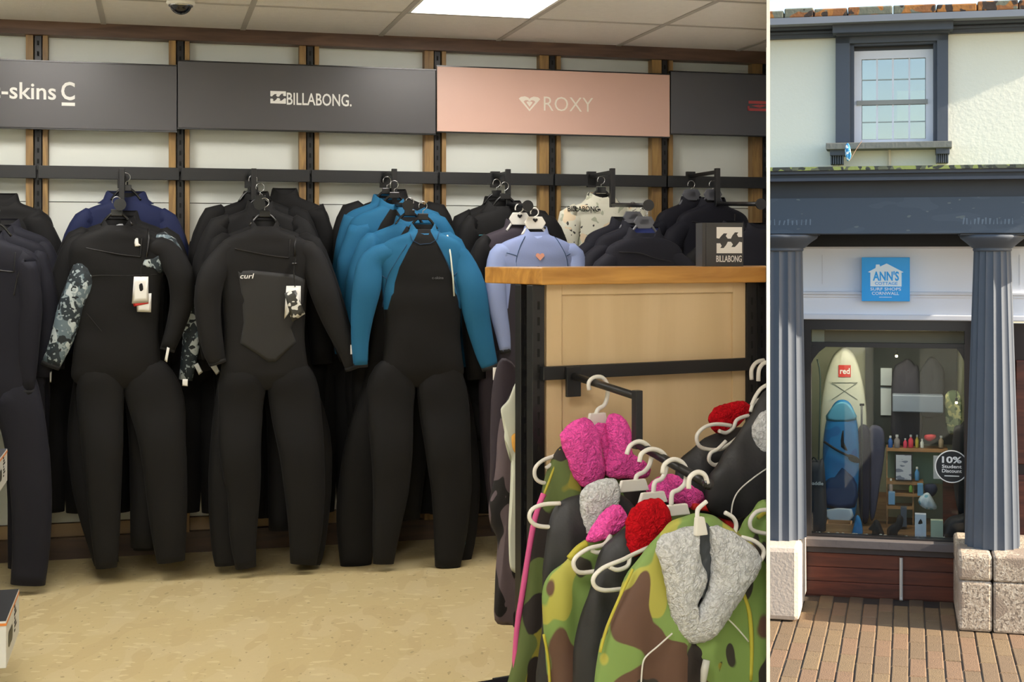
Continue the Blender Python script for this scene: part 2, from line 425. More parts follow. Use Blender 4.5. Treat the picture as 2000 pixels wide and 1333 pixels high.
# wall panels between uprights, in three heights (the lit boards, a shadow-gap and lower boards)
zl = W.z(500, 1005, 0)
for i in range(len(UX)-1):
    x0, x1 = UX[i]+.045, UX[i+1]-.045
    if i == len(UX)-2: x1 = XR
    for (a, b) in ((W.z(600, 398), zh0+.03), (W.z(600, 560), W.z(600, 398)-.004), (W.z(600, 780), W.z(600, 560)-.004), (zl, W.z(600, 780)-.004)):
        inside.append(MB().box(x0, x1, .03, .05, a, b).build('wall_panel', M['wallw'], wb))
    inside.append(MB().box(x0, x1, .02, .05, W.z(500, 1046), zl-.004).build('lower_panel', M['tan'], wb))
for i, x in enumerate(UX):
    for sgn in (-1, 1):
        wd = .026 if sgn < 0 else .022
        if i >= 4 and sgn < 0: wd = .04 + .004*(i-4)
        c = x+sgn*.027
        xa, xb = (c-wd, c+.006) if sgn < 0 else (c-.006, c+wd*.7)
        if xb > XR: xb = XR
        if xa < XR: inside.append(MB().box(xa, xb, -.028, .05, .1, zh0+.02).build('batten', M['batten'], wb))
    st = MB(); st.box(x-.014, x+.014, -.018, .03, .1, zh0+.02)
    u = thing('slotted_upright', ('black slotted wall upright %s' % ['far left outside the frame', 'nearest the left edge between wood battens', 'below the join of the two charcoal sign boards', 'behind the centre of the second charcoal sign', 'where charcoal sign meets pink sign', 'behind the middle of the pink sign', 'at the right end of the pink sign', 'at the extreme right of the shop wall'][i]), 'upright', W, (x, 0, 0))
    ch = MB().box(-.014, .014, -.018, .03, .1, zh0+.02).build('channel', M['black'], u)
    sl = MB(); z = .2
    while z < zh0:
        sl.box(-.0045, .0045, -.0188, -.017, z, z+.022); z += .05
    sl.build('slots', mat('slot_dark', '050505', .9), u)['kind'] = 'stuff'
hd = struct(MB().box(XL, XR, -.06, .05, zh0, zh1+.02).build('trim_2', M['header'], frame=W)); inside.append(hd)
struct(MB().box(XL, XR, -.02, .05, 0, .1).build('baseboard_back', M['skirt'], frame=W))
inside.append(COL.objects['baseboard_back'])
# rail segments along the wall
RZ1, RZ0 = W.z(600, 332, -.05), W.z(600, 356, -.05)
RLAB = ['black flat wall rail segment at the left edge', 'black flat wall rail segment over the floral sleeved wetsuit', 'black flat wall rail segment over the grey chest panel wetsuit', 'black flat wall rail segment over the blue and black wetsuits', 'black flat wall rail segment over the pale blue suit', 'black flat wall rail segment over the white patterned suit', 'black flat wall rail segment at the right edge under the pink sign end']
for i in range(len(UX)-1):
    t = thing('wall_rail', RLAB[i], 'rail', W, (0, 0, 0), 'wall rails')
    del t['group']
    x1 = min(UX[i+1]-.003, XR)
    t.location = W.world((UX[i], -.05, RZ0))
    w_ = x1-UX[i]-.003
    MB().box(.003, w_, -.012, .012, 0, RZ1-RZ0).build('bar', M['rail'], t, bevel=.002)
    MB().box(.0, .03, .012, .036, .005, RZ1-RZ0-.03).box(w_-.03, w_, .012, .036, .005, RZ1-RZ0-.03).build('bracket', M['black'], t)
# fascia signs
def sign(px0, px1, py0, py1, label, m):
    mid = min(max((px0+px1)/2, 60), 1440)
    x0, x1 = W.x(px0, -.09), W.x(px1, -.09)
    if px1 > 1490: x1 = W.x(1497, -.09)
    z1, z0 = W.z(mid, py0, -.09), W.z(mid, py1, -.09)
    t = thing('fascia_sign', label, 'sign', W, (x0, -.09, z0))
    wd = x1-x0
    MB().box(.002, wd-.002, 0, .03, 0, z1-z0).build('board', m, t, bevel=.002)
    MB().box(.0, wd, .002, .034, z1-z0, z1-z0+.006).box(0, wd, .002, .034, -.006, 0).box(0, .0015, .002, .034, 0, z1-z0).build('edge_trim', M['blackpl'], t)
    return t, x0, z0
def lx(t0, px): return W.x(px, -.09)-t0
def lz(t0, px, py): return W.z(px, py, -.09)-t0
def wave(mb, x0, z0, w_, h, y0, y1):
    """square emblem of two mirrored breaking waves"""
    c = [(0, 1), (1, 1), (1, .62), (.86, .62), (.80, .72), (.86, .80), (.72, .80), (.62, .68), (.56, .56), (.44, .56), (.36, .66), (.42, .76), (.28, .76), (.18, .66), (.10, .56), (0, .58)]
    mb.prism([(x0+a*w_, z0+b*h) for a, b in c], y0, y1)
    mb.prism([(x0+(1-a)*w_, z0+(1-b)*h) for a, b in c], y0, y1)
def heart(cx, cz, w_, h):
    pts = [(0, -.5), (-.5, .12), (-.42, .42), (-.25, .5), (-.08, .42), (0, .25), (.08, .42), (.25, .5), (.42, .42), (.5, .12)]
    return [(cx+a*w_, cz+b*h) for a, b in pts]
t, x0, z0 = sign(-190, 346, 120, 250, 'charcoal sign board with white lower case lettering at far left', M['sign'])
text('c-skins', 'lettering', lz(z0, 50, 161)-lz(z0, 50, 194), lx(x0, -18), lz(z0, 50, 194), -.001, M['print'], t, width=W.x(108)-W.x(-18), bold=.012)
text('C', 'lettering', lz(z0, 132, 160)-lz(z0, 132, 196), lx(x0, 119.5), lz(z0, 132, 196), -.001, M['print'], t, width=W.x(146)-W.x(119.5), bold=.02)
MB().box(lx(x0, 120.5), lx(x0, 146.5), -.002, 0, lz(z0, 133, 207), lz(z0, 133, 200.5)).build('underline', M['print'], t)
t, x0, z0 = sign(347, 852, 128.5, 255.5, 'charcoal sign board with white wave emblem and capital lettering', M['sign'])
mb = MB(); wave(mb, lx(x0, 528), lz(z0, 600, 204), W.x(558)-W.x(528), lz(z0, 600, 180)-lz(z0, 600, 204), -.002, 0); mb.build('emblem', M['print'], t)
text('BILLABONG.', 'lettering', lz(z0, 600, 182)-lz(z0, 600, 206), lx(x0, 560), lz(z0, 600, 206), -.001, M['print'], t, width=W.x(685)-W.x(560), bold=.012)
t, x0, z0 = sign(853, 1309, 138, 262, 'pale pink sign board with heart emblem and thin lettering', M['pink'])
pp = mat('cream_print', 'efe6d8', .6, .01)
text('ROXY', 'lettering', lz(z0, 1080, 189)-lz(z0, 1080, 217), lx(x0, 1062), lz(z0, 1080, 217), -.001, pp, t, width=W.x(1157)-W.x(1062), bold=-.006)
mb = MB(); cx_, cz_ = lx(x0, 1034), lz(z0, 1034, 202.5); u = W.m(1034)
for (a, b, hh) in ((43, 30, 0),):
    O = [(0, -.5), (-.5, .3), (-.4, .42), (-.2, .46), (-.05, .38), (0, .3), (.05, .38), (.2, .46), (.4, .42), (.5, .3)]
    I = [(0, -.36), (-.27, .12), (-.2, .2), (-.1, .22), (-.03, .15), (0, .1), (.03, .15), (.1, .22), (.2, .2), (.27, .12)]
    v = [(cx_+p[0]*a*u, -.002, cz_+p[1]*b*u) for p in O]+[(cx_+p[0]*a*u, -.002, cz_+p[1]*b*u) for p in I]
    mb.add(v, [(i, (i+1) % 10, 10+(i+1) % 10, 10+i) for i in range(10)])
    mb.prism([(cx_+p[0]*a*u*.5, cz_+p[1]*b*u*.5+.002) for p in I], -.002, 0)
    mb.prism([(cx_-.14*a*u, cz_+.06*b*u), (cx_+.14*a*u, cz_+.06*b*u), (cx_, cz_-.2*b*u)], -.0025, 0)
mb.build('emblem', pp, t)
t, x0, z0 = sign(1310, 1497, 143.5, 263, 'dark grey sign board cut by the right edge with red emblem', mat('slate_sign_board', '55565c', .33, .04, 3))
rd = mat('dull_red_print', 'c4565a', .5, .02)
mb = MB()
mb.box(lx(x0, 1462), lx(x0, 1496.8), -.002, 0, lz(z0, 1480, 203), lz(z0, 1480, 197.5)).box(lx(x0, 1460), lx(x0, 1496.8), -.002, 0, lz(z0, 1480, 217), lz(z0, 1480, 212))
mb.prism([(lx(x0, 1468), lz(z0, 1480, 207)), (lx(x0, 1482), lz(z0, 1480, 204.5)), (lx(x0, 1484), lz(z0, 1480, 206)), (lx(x0, 1486), lz(z0, 1480, 204.5)), (lx(x0, 1496.8), lz(z0, 1480, 206)), (lx(x0, 1484), lz(z0, 1480, 210.5))], -.002, 0)
mb.box(lx(x0, 1460), lx(x0, 1463.5), -.002, 0, lz(z0, 1480, 217), lz(z0, 1480, 208))
mb.build('emblem', rd, t)
# dome camera on the ceiling
c = W.p(353, 3, 0); yy = yl_for(353, 1, CEIL)
t = thing('dome_camera', 'dark glass dome security camera hanging from the ceiling tiles', 'camera', W, (W.x(353, yy), yy, CEIL))
MB().lathe([(.058, 0), (.06, -.012), (.054, -.02)][::-1], 28).build('base', M['white'], t, smooth=True)
MB().lathe([(.046*math.cos(a), -.018-.042*math.sin(a)) for a in [k*math.pi/2/8 for k in range(8, -1, -1)]], 28).build('dome', mat('dark_dome_glass', '1d1d20', .08), t, smooth=True)
MB().lathe([(.05, -.026), (.052, -.018)], 28).build('ring', mat('chrome', 'b5b5b5', .2, metal=1), t, smooth=True)
# ================================================================ wetsuits on the wall
def neo(name, col, rough=.72, c2=None, mask=None):
    """neoprene; mask = list of (z, halfwidth) in object space: inside it colour c2"""
    if name in MC: return MC[name]
    m, nt, b = newmat(name); b.inputs['Roughness'].default_value = rough; b.inputs['Specular IOR Level'].default_value = .22
    b.inputs['Sheen Weight'].default_value = .015; b.inputs['Sheen Roughness'].default_value = .6
    tc = nt.nodes.new('ShaderNodeTexCoord')
    n = nt.nodes.new('ShaderNodeTexNoise'); n.inputs['Scale'].default_value = 260; nt.links.new(tc.outputs['Object'], n.inputs['Vector'])
    bp = nt.nodes.new('ShaderNodeBump'); bp.inputs['Strength'].default_value = .15; bp.inputs['Distance'].default_value = .002
    nt.links.new(n.outputs[0], bp.inputs['Height']); nt.links.new(bp.outputs[0], b.inputs['Normal'])
    if mask:
        sp = nt.nodes.new('ShaderNodeSeparateXYZ'); nt.links.new(tc.outputs['Object'], sp.inputs[0])
        ab = nt.nodes.new('ShaderNodeMath'); ab.operation = 'ABSOLUTE'; nt.links.new(sp.outputs[0], ab.inputs[0])
        cur = None
        # piecewise linear half width from summed clamped ramps
        mask = sorted(mask, key=lambda q: -q[0]); acc = nt.nodes.new('ShaderNodeValue'); acc.outputs[0].default_value = mask[0][1]; cur = acc.outputs[0]
        for (za, ha), (zb, hb) in zip(mask[:-1], mask[1:]):
            r = nt.nodes.new('ShaderNodeMapRange'); r.inputs[1].default_value = za; r.inputs[2].default_value = zb; r.inputs[3].default_value = 0; r.inputs[4].default_value = hb-ha
            nt.links.new(sp.outputs[2], r.inputs[0]); ad = nt.nodes.new('ShaderNodeMath'); ad.operation = 'ADD'
            nt.links.new(cur, ad.inputs[0]); nt.links.new(r.outputs[0], ad.inputs[1]); cur = ad.outputs[0]
        d = nt.nodes.new('ShaderNodeMath'); d.operation = 'SUBTRACT'; nt.links.new(cur, d.inputs[0]); nt.links.new(ab.outputs[0], d.inputs[1])
        r = nt.nodes.new('ShaderNodeMapRange'); r.inputs[1].default_value = -.001; r.inputs[2].default_value = .001; nt.links.new(d.outputs[0], r.inputs[0])
        mx = nt.nodes.new('ShaderNodeMix'); mx.data_type = 'RGBA'; mx.inputs[6].default_value = lin(col); mx.inputs[7].default_value = lin(c2)
        nt.links.new(r.outputs[0], mx.inputs[0]); nt.links.new(mx.outputs[2], b.inputs['Base Color'])
    else: b.inputs['Base Color'].default_value = lin(col)
    MC[name] = m; return m
N = dict(
 black=neo('black_neoprene', '111112'), knee=neo('black_knee_pad', '151516', .6), char=neo('charcoal_neoprene', '181819'), navy=neo('dark_navy_neoprene', '171822'),
 blue=neo('navy_blue_neoprene', '1c2447'), teal=neo('ocean_blue_neoprene', '1f5f85'), teald=neo('deep_blue_neoprene', '174a68'), peri=neo('pale_blue_neoprene', '8593bb'), plum=neo('grey_plum_neoprene', '38323a'),
 grey=neo('grey_chest_neoprene', '313131'), inside=mat('dark_lining', '0c0c0d', .9), navlin=mat('blue_lining', '1b2a66', .8),
 seam=mat('seam_dark', '151517', .7), blseam=mat('blue_seam', '123a5c', .7), zip=mat('zip_black', '101012', .4), tealpipe=mat('teal_piping', '2a6c78', .6),
)
N['floral'] = layered('floral_print_neoprene', '1f2b32', [('5f7078', 11, .55, 3.1, (1, 1, .8)), ('b4bfc1', 16, .59, 1.7, (1, 1, .8)), ('8f9ca0', 60, .60, 2.7, (1, 1, 1)), ('182026', 34, .58, 6.2, (1, 1, 1))], .75)
N['cream'] = layered('cream_patterned_cloth', 'd4d3c2', [('a9ad98', 22, .62, 2.2, (1, 1, 1)), ('3c3c38', 34, .66, 5.5, (1, 1, 1)), ('d9c7a8', 14, .62, 9.1, (1, 1, 1))], .8)
N['palm'] = layered('dark_palm_print_cloth', '5d5157', [('161316', 13, .50, 4.4, (1, 1, .55)), ('5d525a', 30, .66, 1.1, (1, 1, .5))], .8)
_bbmask = [(-.04, .030), (-.07, .045), (-.12, .075), (-.2, .115), (-.27, .135), (-.315, .14), (-.33, .15), (-.39, .165), (-.40, .30), (-1, .3)]
N['bb'] = neo('blue_and_black_neoprene', '1f5f85', .7, '111112', _bbmask)
_bbmask2 = [(-.03, .0), (-.06, .02), (-.12, .06), (-.2, .10), (-.3, .14), (-.40, .30), (-1, .3)]
N['bb2'] = neo('blue_and_black_neoprene_second', '1f5f85', .7, '111112', _bbmask2)
_pm = [(-.175, -.05), (-.19, .02), (-.2, .08), (-.215, .12), (-.235, .125), (-.38, .14), (-.47, .30), (-1, .3)]
N['pm'] = neo('pale_blue_and_plum_neoprene', '7f8cb4', .7, '2b272e', _pm)

TOR = [(-.028, .056, .034), (-.042, .070, .038), (-.055, .102, .042), (-.073, .148, .046), (-.095, .180, .048), (-.125, .196, .050), (-.16, .202, .050), (-.21, .200, .050), (-.28, .188, .050), (-.38, .178, .050), (-.50, .172, .046), (-.60, .180, .047), (-.66, .188, .043), (-.69, .184, .037), (-.715, .160, .028), (-.732, .10, .02), (-.74, .03, .012)]
def tor_at(z, A=1):
    for (a, b) in zip(TOR[:-1], TOR[1:]):
        if b[0] <= z <= a[0]:
            t = (a[0]-z)/(a[0]-b[0]); return a[1]+(b[1]-a[1])*t, a[2]+(b[2]-a[2])*t
    return TOR[-1][1:] if z < TOR[-1][0] else TOR[0][1:]
def tor_y(x, z, s):
    z_ = max(min(z/s, -.028), -.70)
    hw, hd = tor_at(z_); q = min(abs(x/s)/hw, .999)
    return -hd*s*(1-q**2.6)**(1/2.6)
def sect_loft(mb, secs, n=20, ex=2.6, wr=0, seed=0, caps=True, holes=False):
    """secs: (centre Vector, lateral unit, half width, half depth)"""
    v = []; f = []
    for (c, lat, hw, hd) in secs:
        for k in range(n):
            q = 2*math.pi*k/n; ca, sa = math.cos(q), math.sin(q)
            a = math.copysign(abs(ca)**(2/ex), ca)*hw; b = math.copysign(abs(sa)**(2/ex), sa)*hd
            p = c+lat*a+Vector((0, b, 0))
            if wr:
                nn = noise.noise(Vector((p.x*7+seed*5, seed*3.1, p.z*10)))+.5*noise.noise(Vector((p.x*18, seed, p.z*24)))
                p.y += nn*wr*(1 if b < 0 else .4); p.x += noise.noise(Vector((p.x*3, seed+4, p.z*7)))*wr*.5
            v.append(p)
    m = len(secs)
    for i in range(m-1):
        for k in range(n): f.append((i*n+k, i*n+(k+1) % n, (i+1)*n+(k+1) % n, (i+1)*n+k))
    if caps: f.append(tuple((m-1)*n+k for k in range(n))); f.append(tuple(range(n-1, -1, -1)))
    mb.add(v, f); return mb
def path_secs(path, k=3):
    P = smoothpath(path, k); out = []
    for i, p in enumerate(P):
        a = Vector(P[max(i-1, 0)][:3]); b = Vector(P[min(i+1, len(P)-1)][:3]); t = (b-a).normalized()
        lat = Vector((-t.z, 0, t.x)).normalized()
        out.append((Vector(p[:3]), lat, p[3], p[4]))
    return out
PROTO = {}
def suit(label, px, py, off, s=1.0, torso='black', sleeve='black', leg='black', collar=None, sl=None, sr=None, ll=None, lr=None, group=None, rz=0, frame=W, seed=0, simple=False, extra=None, wsc=1.0, lining='inside', zipline=True, yaw=None, knee=True, collw=1.0, hidelegs=False, name='wetsuit'):
    loc = frame.p(px, py, -off)
    t = thing(name, label, 'wetsuit', frame, loc, group, rz, yaw)
    def L(path):                                  # pixel path (px,py,width px[,y]) -> local
        out = []
        for q in path:
            pt = frame.p(q[0], q[1], -off); mm = frame.m(q[0], -off)
            out.append((pt.x-loc.x, q[3] if len(q) > 3 else -.02, pt.z-loc.z, q[2]/2*mm, max(.022, q[2]/2*mm*.72)))
        return out
    wr = .006
    secs = [(Vector((0, 0, z*s)), Vector((1, 0, 0)), hw*s*wsc, hd*s) for z, hw, hd in smoothpath(TOR, 3)]
    sect_loft(MB(), secs, 28, 2.6, wr, seed).build('torso', N[torso], t, smooth=True)
    # collar: open standing ring with a lining
    cb = MB(); n = 24; v = []; f = []; cw = collw
    for (z, hw, hd, ty) in ((-.055, .080*cw, .040, 0), (-.035, .064*cw, .038, .002), (-.004, .056*cw, .036, .006), (.002, .052*cw, .033, .006)):
        for k in range(n):
            q = 2*math.pi*k/n; front = max(0, -math.sin(q))
            v.append((math.cos(q)*hw*s, math.sin(q)*hd*s-.002, (z-(front**2)*(.03 if simple else .052)*(1 if z > -.03 else .25))*s))
    for i in range(3):
        for k in range(n): f.append((i*n+k, i*n+(k+1) % n, (i+1)*n+(k+1) % n, (i+1)*n+k))
    cb.add(v, f)
    col_ = cb.build('collar', N[collar or torso], t, smooth=True)
    v2 = [(x*.93, y*.9, z-.001) for x, y, z in v[2*n:3*n]]; v2 += [(x*.8, y*.8, -.05*s) for x, y, z in v[2*n:3*n]]
    MB().add(v2, [(k, k+n, (k+1) % n+n, (k+1) % n) for k in range(n)]+[tuple(range(2*n-1, n-1, -1))]).build('lining', N[lining], col_, smooth=True)
    for sgn, ov in ((-1, sl), (1, sr)):
        if ov == 0: continue
        if ov: P = [(sgn*.07*s, 0, -.105*s, .03*s, .03*s), (sgn*.14*s, 0, -.128*s, .044*s, .040*s)]+L(ov)
        else:
            P = [(sgn*.08*s, 0, -.108*s, .03*s, .032*s), (sgn*.205*s, -.005, -.20*s, .056*s, .042*s), (sgn*.235*s, -.012, -.32*s, .052*s, .04*s), (sgn*(.255)*s, -.02, -.46*s, .046*s, .034*s), (sgn*.262*s, -.026, -.60*s, .038*s, .028*s)]
        mb = MB(); sect_loft(mb, path_secs(P), 14, 2.2, wr*.8, seed+sgn)
        so = mb.build('sleeve', N[sleeve if isinstance(sleeve, str) else sleeve[0 if sgn < 0 else 1]], t, smooth=True)
        if not simple:
            e = Vector(P[-1][:3]); d = (e-Vector(P[-2][:3])).normalized()
            cu = MB(); lat = Vector((-d.z, 0, d.x))
            sect_loft(cu, [(e-d*.006, lat, P[-1][3]*1.05, P[-1][4]*1.05), (e+d*.012, lat, P[-1][3]*1.0, P[-1][4]*1.0)], 14, 2.2)
            cu.build('cuff', N['inside'] if sleeve != 'peri' else N['inside'], so, smooth=True)
    if not hidelegs:
        for sgn, ov in ((-1, ll), (1, lr)):
            if ov:
                P = [(a, b, c, d, d*(.40 if i < 2 else .48)) for i, (a, b, c, d, e) in enumerate(L(ov))]
                P = [(sgn*.096*s, 0, -.58*s, .066*s, .026*s), (sgn*.096*s, .002, -.64*s, .084*s, .037*s)]+[(P[0][0], 0, P[0][2], P[0][3], .044*s)]+P[1:]
            else: P = [(sgn*.097*s, 0, -.62*s, .080*s, .040*s), (sgn*.099*s, 0, -.78*s, .088*s, .050*s), (sgn*.104*s, 0, -.95*s, .078*s, .044*s), (sgn*.102*s, 0, -1.05*s, .072*s, .042*s), (sgn*.094*s, -.004, -1.25*s, .060*s, .038*s), (sgn*.082*s, -.006, -1.47*s, .046*s, .032*s)]
            mb = MB(); sect_loft(mb, path_secs(P), 16, 2.3, wr*.9, seed+sgn*2)
            lo = mb.build('leg', N[leg], t, smooth=True)
            if not simple and knee:
                a, b = (P[4], P[5]) if ov else (P[2], P[3])
                o2 = [(a[0]+dx*a[3]*.86, a[2]+dz) for dx, dz in ((-1, .0), (-.8, .07), (0, .09), (.8, .07), (1, 0), (.9, -.14), (0, -.19), (-.9, -.14))]
                pillow('knee_pad', o2, N['knee'], lo, thick=.0015, back=.0, y0=-a[4]*.995+.0005, rings=4, k=3, p=4, yfun=lambda x, z, a=a: a[4]*(1-(1-min(abs(x-a[0])/(a[3]*1.02), .98)**2.3)**(1/2.3)))
    if not simple:
        # seams lying on the torso
        def on(pts, r=.0016, m='seam', nm='seam'):
            q = [Vector((x, tor_y(x, z, s)-.001, z)) for x, z in smoothpath(pts, 5)]
            return MB().tube(q, r, 5).build(nm, N[m], t, smooth=True)
        if zipline:
            on([(-.13*s, -.125*s), (-.06*s, -.14*s), (.02*s, -.155*s), (.10*s, -.165*s)], .003, 'zip', 'zip')
            on([(.10*s, -.165*s), (.102*s, -.12*s), (.105*s, -.085*s)], .003, 'zip', 'zip')
        if extra: extra(t, s, on, L, loc)
    return t
def black_hanger(label, px, py, off, hook=.07, frame=W, grey=False, white=False, w_=.13, group=None):
    loc = frame.p(px, py, -off)
    m = M['hang'] if white else (mat('grey_plastic', '5c5e66', .4) if grey else M['blackpl'])
    t = thing('coat_hanger', label, 'hanger', frame, loc, group)
    if group: pass
    MB().tube(smoothpath([(-.5*w_, 0, -.055), (-.3*w_, 0, -.02), (-.1*w_, 0, .0), (.1*w_, 0, .0), (.3*w_, 0, -.02), (.5*w_, 0, -.055)], 3), .006, 8).build('shoulder_bar', m, t, smooth=True)
    pts = [(0, 0, 0), (0, 0, hook*.45), (0, .004, hook*.5)]+[(0.0, .018*math.cos(a)-.006+.012, hook*.5+.018+.022*math.sin(a)) for a in [math.radians(d) for d in (-40, 0, 45, 90, 135, 180)]]
    pts = [(0, 0, 0), (0, 0, hook*.4)]+[(.019*math.cos(a)-.0, 0, hook*.4+.022+.02*math.sin(a)) for a in [math.radians(d) for d in (-70, -20, 30, 80, 130, 180, 205)]]
    MB().tube(smoothpath(pts, 3), .0022 if not white else .003, 6).build('hook', mat('steel_wire', 'a8a8a8', .25, metal=1) if not white else m, t, smooth=True)
    MB().box(-.024, .024, -.006, .006, -.014, .016).build('neck_block', m, t, bevel=.003)
    return t
# ---- wall arms
def wall_arm(px, off1, off2, label, zdrop_px=57):
    x = W.x(px, -.06); zu = W.z(px, 345, -.06); zl = zu-zdrop_px*W.m(px, -.3)
    t = thing('hanging_arm', label, 'hanging arm', W, (x, -.062, zu))
    MB().box(-.024, .024, 0, .024, -.055, .026).build('bracket', M['black'], t, bevel=.002)
    MB().box(-.011, .011, -(off1-.06), 0, -.006, .012).build('upper_bar', M['black'], t, bevel=.002)
    MB().box(-.012, .012, -(off1-.06)-.012, -(off1-.06)+.014, zl-zu-.012, .022).build('drop_bar', M['black'], t, bevel=.002)
    MB().tube([(0, -(off1-.06), zl-zu), (0, -(off2-.06), zl-zu-.02)], .011, 10).build('lower_bar', M['black'], t, smooth=True)
    MB().tube([(0, -(off2-.06), zl-zu-.02), (0, -(off2-.06)-.008, zl-zu-.02)], .026, 18).build('end_disc', M['blackpl'], t)
    return t
wall_arm(-12, .30, .82, 'stepped black arm at the left edge holding navy wetsuits')
wall_arm(240, .30, .66, 'stepped black arm above the wetsuit with floral sleeves')
wall_arm(488, .34, .70, 'stepped black arm above the wetsuit with grey chest panel')
wall_arm(752, .34, .72, 'stepped black arm crowded with hangers of blue wetsuits', 60)
wall_arm(968, .32, .70, 'stepped black arm above the pale blue suit with heart', 60)
wall_arm(1156, .40, .93, 'stepped black arm holding the white patterned suit and navy tops', 62)
wall_arm(1350, .42, .95, 'stepped black arm behind the small wave emblem box', 60)

g0 = 'navy wetsuits at the left edge'
def torso_print(t, s, on, L, loc): pass
# group 0, left edge (only right halves seen)
suit('black wetsuit highest at the left edge, behind the navy ones', 8, 378, .26, 1.04, seed=1, simple=True, sr=[(62, 425, 45), (92, 480, 56), (100, 560, 50), (104, 650, 44)])
suit('dark navy wetsuit at left edge, third from the front', 12, 428, .42, .98, 'navy', 'navy', 'navy', seed=2, simple=True, sr=[(88, 500, 44), (108, 560, 46), (112, 640, 40), (108, 720, 34)])
suit('dark navy wetsuit at left edge, second from the front', -2, 440, .54, 1.0, 'navy', 'navy', 'navy', seed=3, simple=True, sr=[(70, 505, 44), (88, 570, 46), (92, 650, 40), (84, 735, 32)])
def ex_navy(t, s, on, L, loc):
    on([(.12*s, -.16*s), (.11*s, -.2*s), (.1*s, -.26*s)], .004, 'zip', 'zip')
    p = MB().box(.010, .016, -.055, -.053, -.17, -.10).build('logo', M['red'], t)
suit('frontmost dark navy wetsuit at left edge, long sleeve hanging straight', -22, 452, .68, 1.03, 'navy', 'navy', 'navy', seed=4, sr=[(48, 512, 44), (58, 580, 48), (56, 670, 42), (53, 764, 30)], lr=[(28, 760, 90), (50, 850, 82), (62, 960, 76), (62, 1060, 70), (55, 1140, 64)], extra=ex_navy)
# group 1
suit('navy blue wetsuit hung high behind the floral sleeved suit', 246, 374, .22, 1.04, 'blue', 'blue', 'black', seed=5, simple=True, collw=1.5, sl=[(165, 430, 40), (142, 490, 48), (130, 590, 46), (128, 690, 40)], sr=[(325, 430, 40), (345, 490, 50), (358, 570, 46), (362, 650, 42)])
suit('black wetsuit with long right sleeve behind the floral sleeved one', 243, 412, .36, 1.04, seed=6, simple=True, sl=[(152, 468, 44), (128, 530, 50), (112, 620, 46), (100, 700, 40)], sr=[(330, 470, 44), (352, 540, 50), (384, 630, 46), (410, 722, 34)])
suit('second wetsuit with floral sleeves, one poking out right of the front suit', 238, 422, .47, 1.0, 'black', ('black', 'floral'), 'black', seed=7, simple=True, sl=[(150, 480, 44), (126, 540, 48), (110, 620, 46), (92, 705, 36)], sr=[(325, 480, 44), (362, 560, 40), (376, 640, 38), (362, 742, 26)], ll=[(190, 760, 92), (175, 850, 82), (180, 950, 74), (200, 1050, 60), (208, 1100, 46)])
def ex_floral(t, s, on, L, loc):
    def P(*q): return [(W.x(a, -.55)-loc.x, W.z(a, b, -.55)-loc.z) for a, b in q]
    yf = lambda x, z: tor_y(x, z, s)
    pillow('floral_patch', P((283, 508), (300, 505), (322, 492), (334, 497), (318, 512), (324, 524), (312, 535), (300, 524), (280, 520)), N['floral'], t, thick=.002, back=0, y0=-.002, rings=4, k=2, yfun=yf)
    tg = pillow('swing_tag', P((262, 540), (290, 540), (290, 590), (258, 592)), M['print'], t, thick=.001, back=.001, y0=-.062, rings=2, k=2, rounded=False)
    pillow('swing_tag', P((266, 575), (296, 572), (295, 609), (268, 608)), M['print'], t, thick=.001, back=.001, y0=-.0575, rings=2, k=2, rounded=False)
    pillow('swing_tag', P((258, 588), (290, 580), (290, 592), (262, 598)), M['red'], t, thick=.001, back=.001, y0=-.0596, rings=2, k=2, rounded=False)
    a = P((276, 541), (275, 526), (283, 505))
    MB().tube([(x, -.062, z) for x, z in a], .001, 5).build('tag_cord', N['seam'], t)
    pillow('tag_emblem', P((272, 556), (278, 553), (280, 565), (274, 568)), N['inside'], tg, thick=.0006, back=0, y0=-.0634, rings=2, k=2)
    pillow('logo', P((264, 468), (270, 466), (271, 476), (276, 480), (264, 482)), M['print'], t, thick=.001, back=0, y0=-.002, rings=2, k=2, yfun=yf)
    MB().tube([(x, tor_y(x, z, s)-.006, z) for x, z in P((290, 448), (291, 466), (288, 490), (286, 502))], .005, 6).build('zip', N['zip'], t, smooth=True)
    on(P((158, 560), (172, 545), (190, 538), (250, 538), (330, 535)), .0016)
    on(P((170, 610), (188, 632), (200, 646)), .0014)
    pillow('ankle_logo', P((183, 1002), (188, 1000), (192, 1018), (186, 1022)), M['print'], t, thick=.001, back=0, y0=-.043, rings=2, k=2)
    for q in (((326, 676), (331, 678), (326, 706), (321, 702)), ((356, 738), (366, 738), (366, 752), (355, 751))):
        pillow('cuff_tag', P(*q), M['print'], t, thick=.001, back=.001, y0=-.05, rings=2, k=2, rounded=False)
    for q in (((378, 712), (386, 708), (396, 726), (388, 732)), ((408, 712), (420, 706), (430, 726), (422, 732)), ((98, 726), (102, 724), (101, 746), (98, 746))):
        pillow('cuff_tag', P(*q), MC['tag_grey'] if 'tag_grey' in MC else mat('tag_grey', 'a9aba6', .6), t, thick=.001, back=.001, y0=.0, rings=2, k=2, rounded=False)
    pillow('neck_label', P((228, 440), (240, 438), (242, 446), (229, 447)), mat('label_grey', '8f9296', .5), t, thick=.001, back=0, y0=-.02, rings=2, k=2)
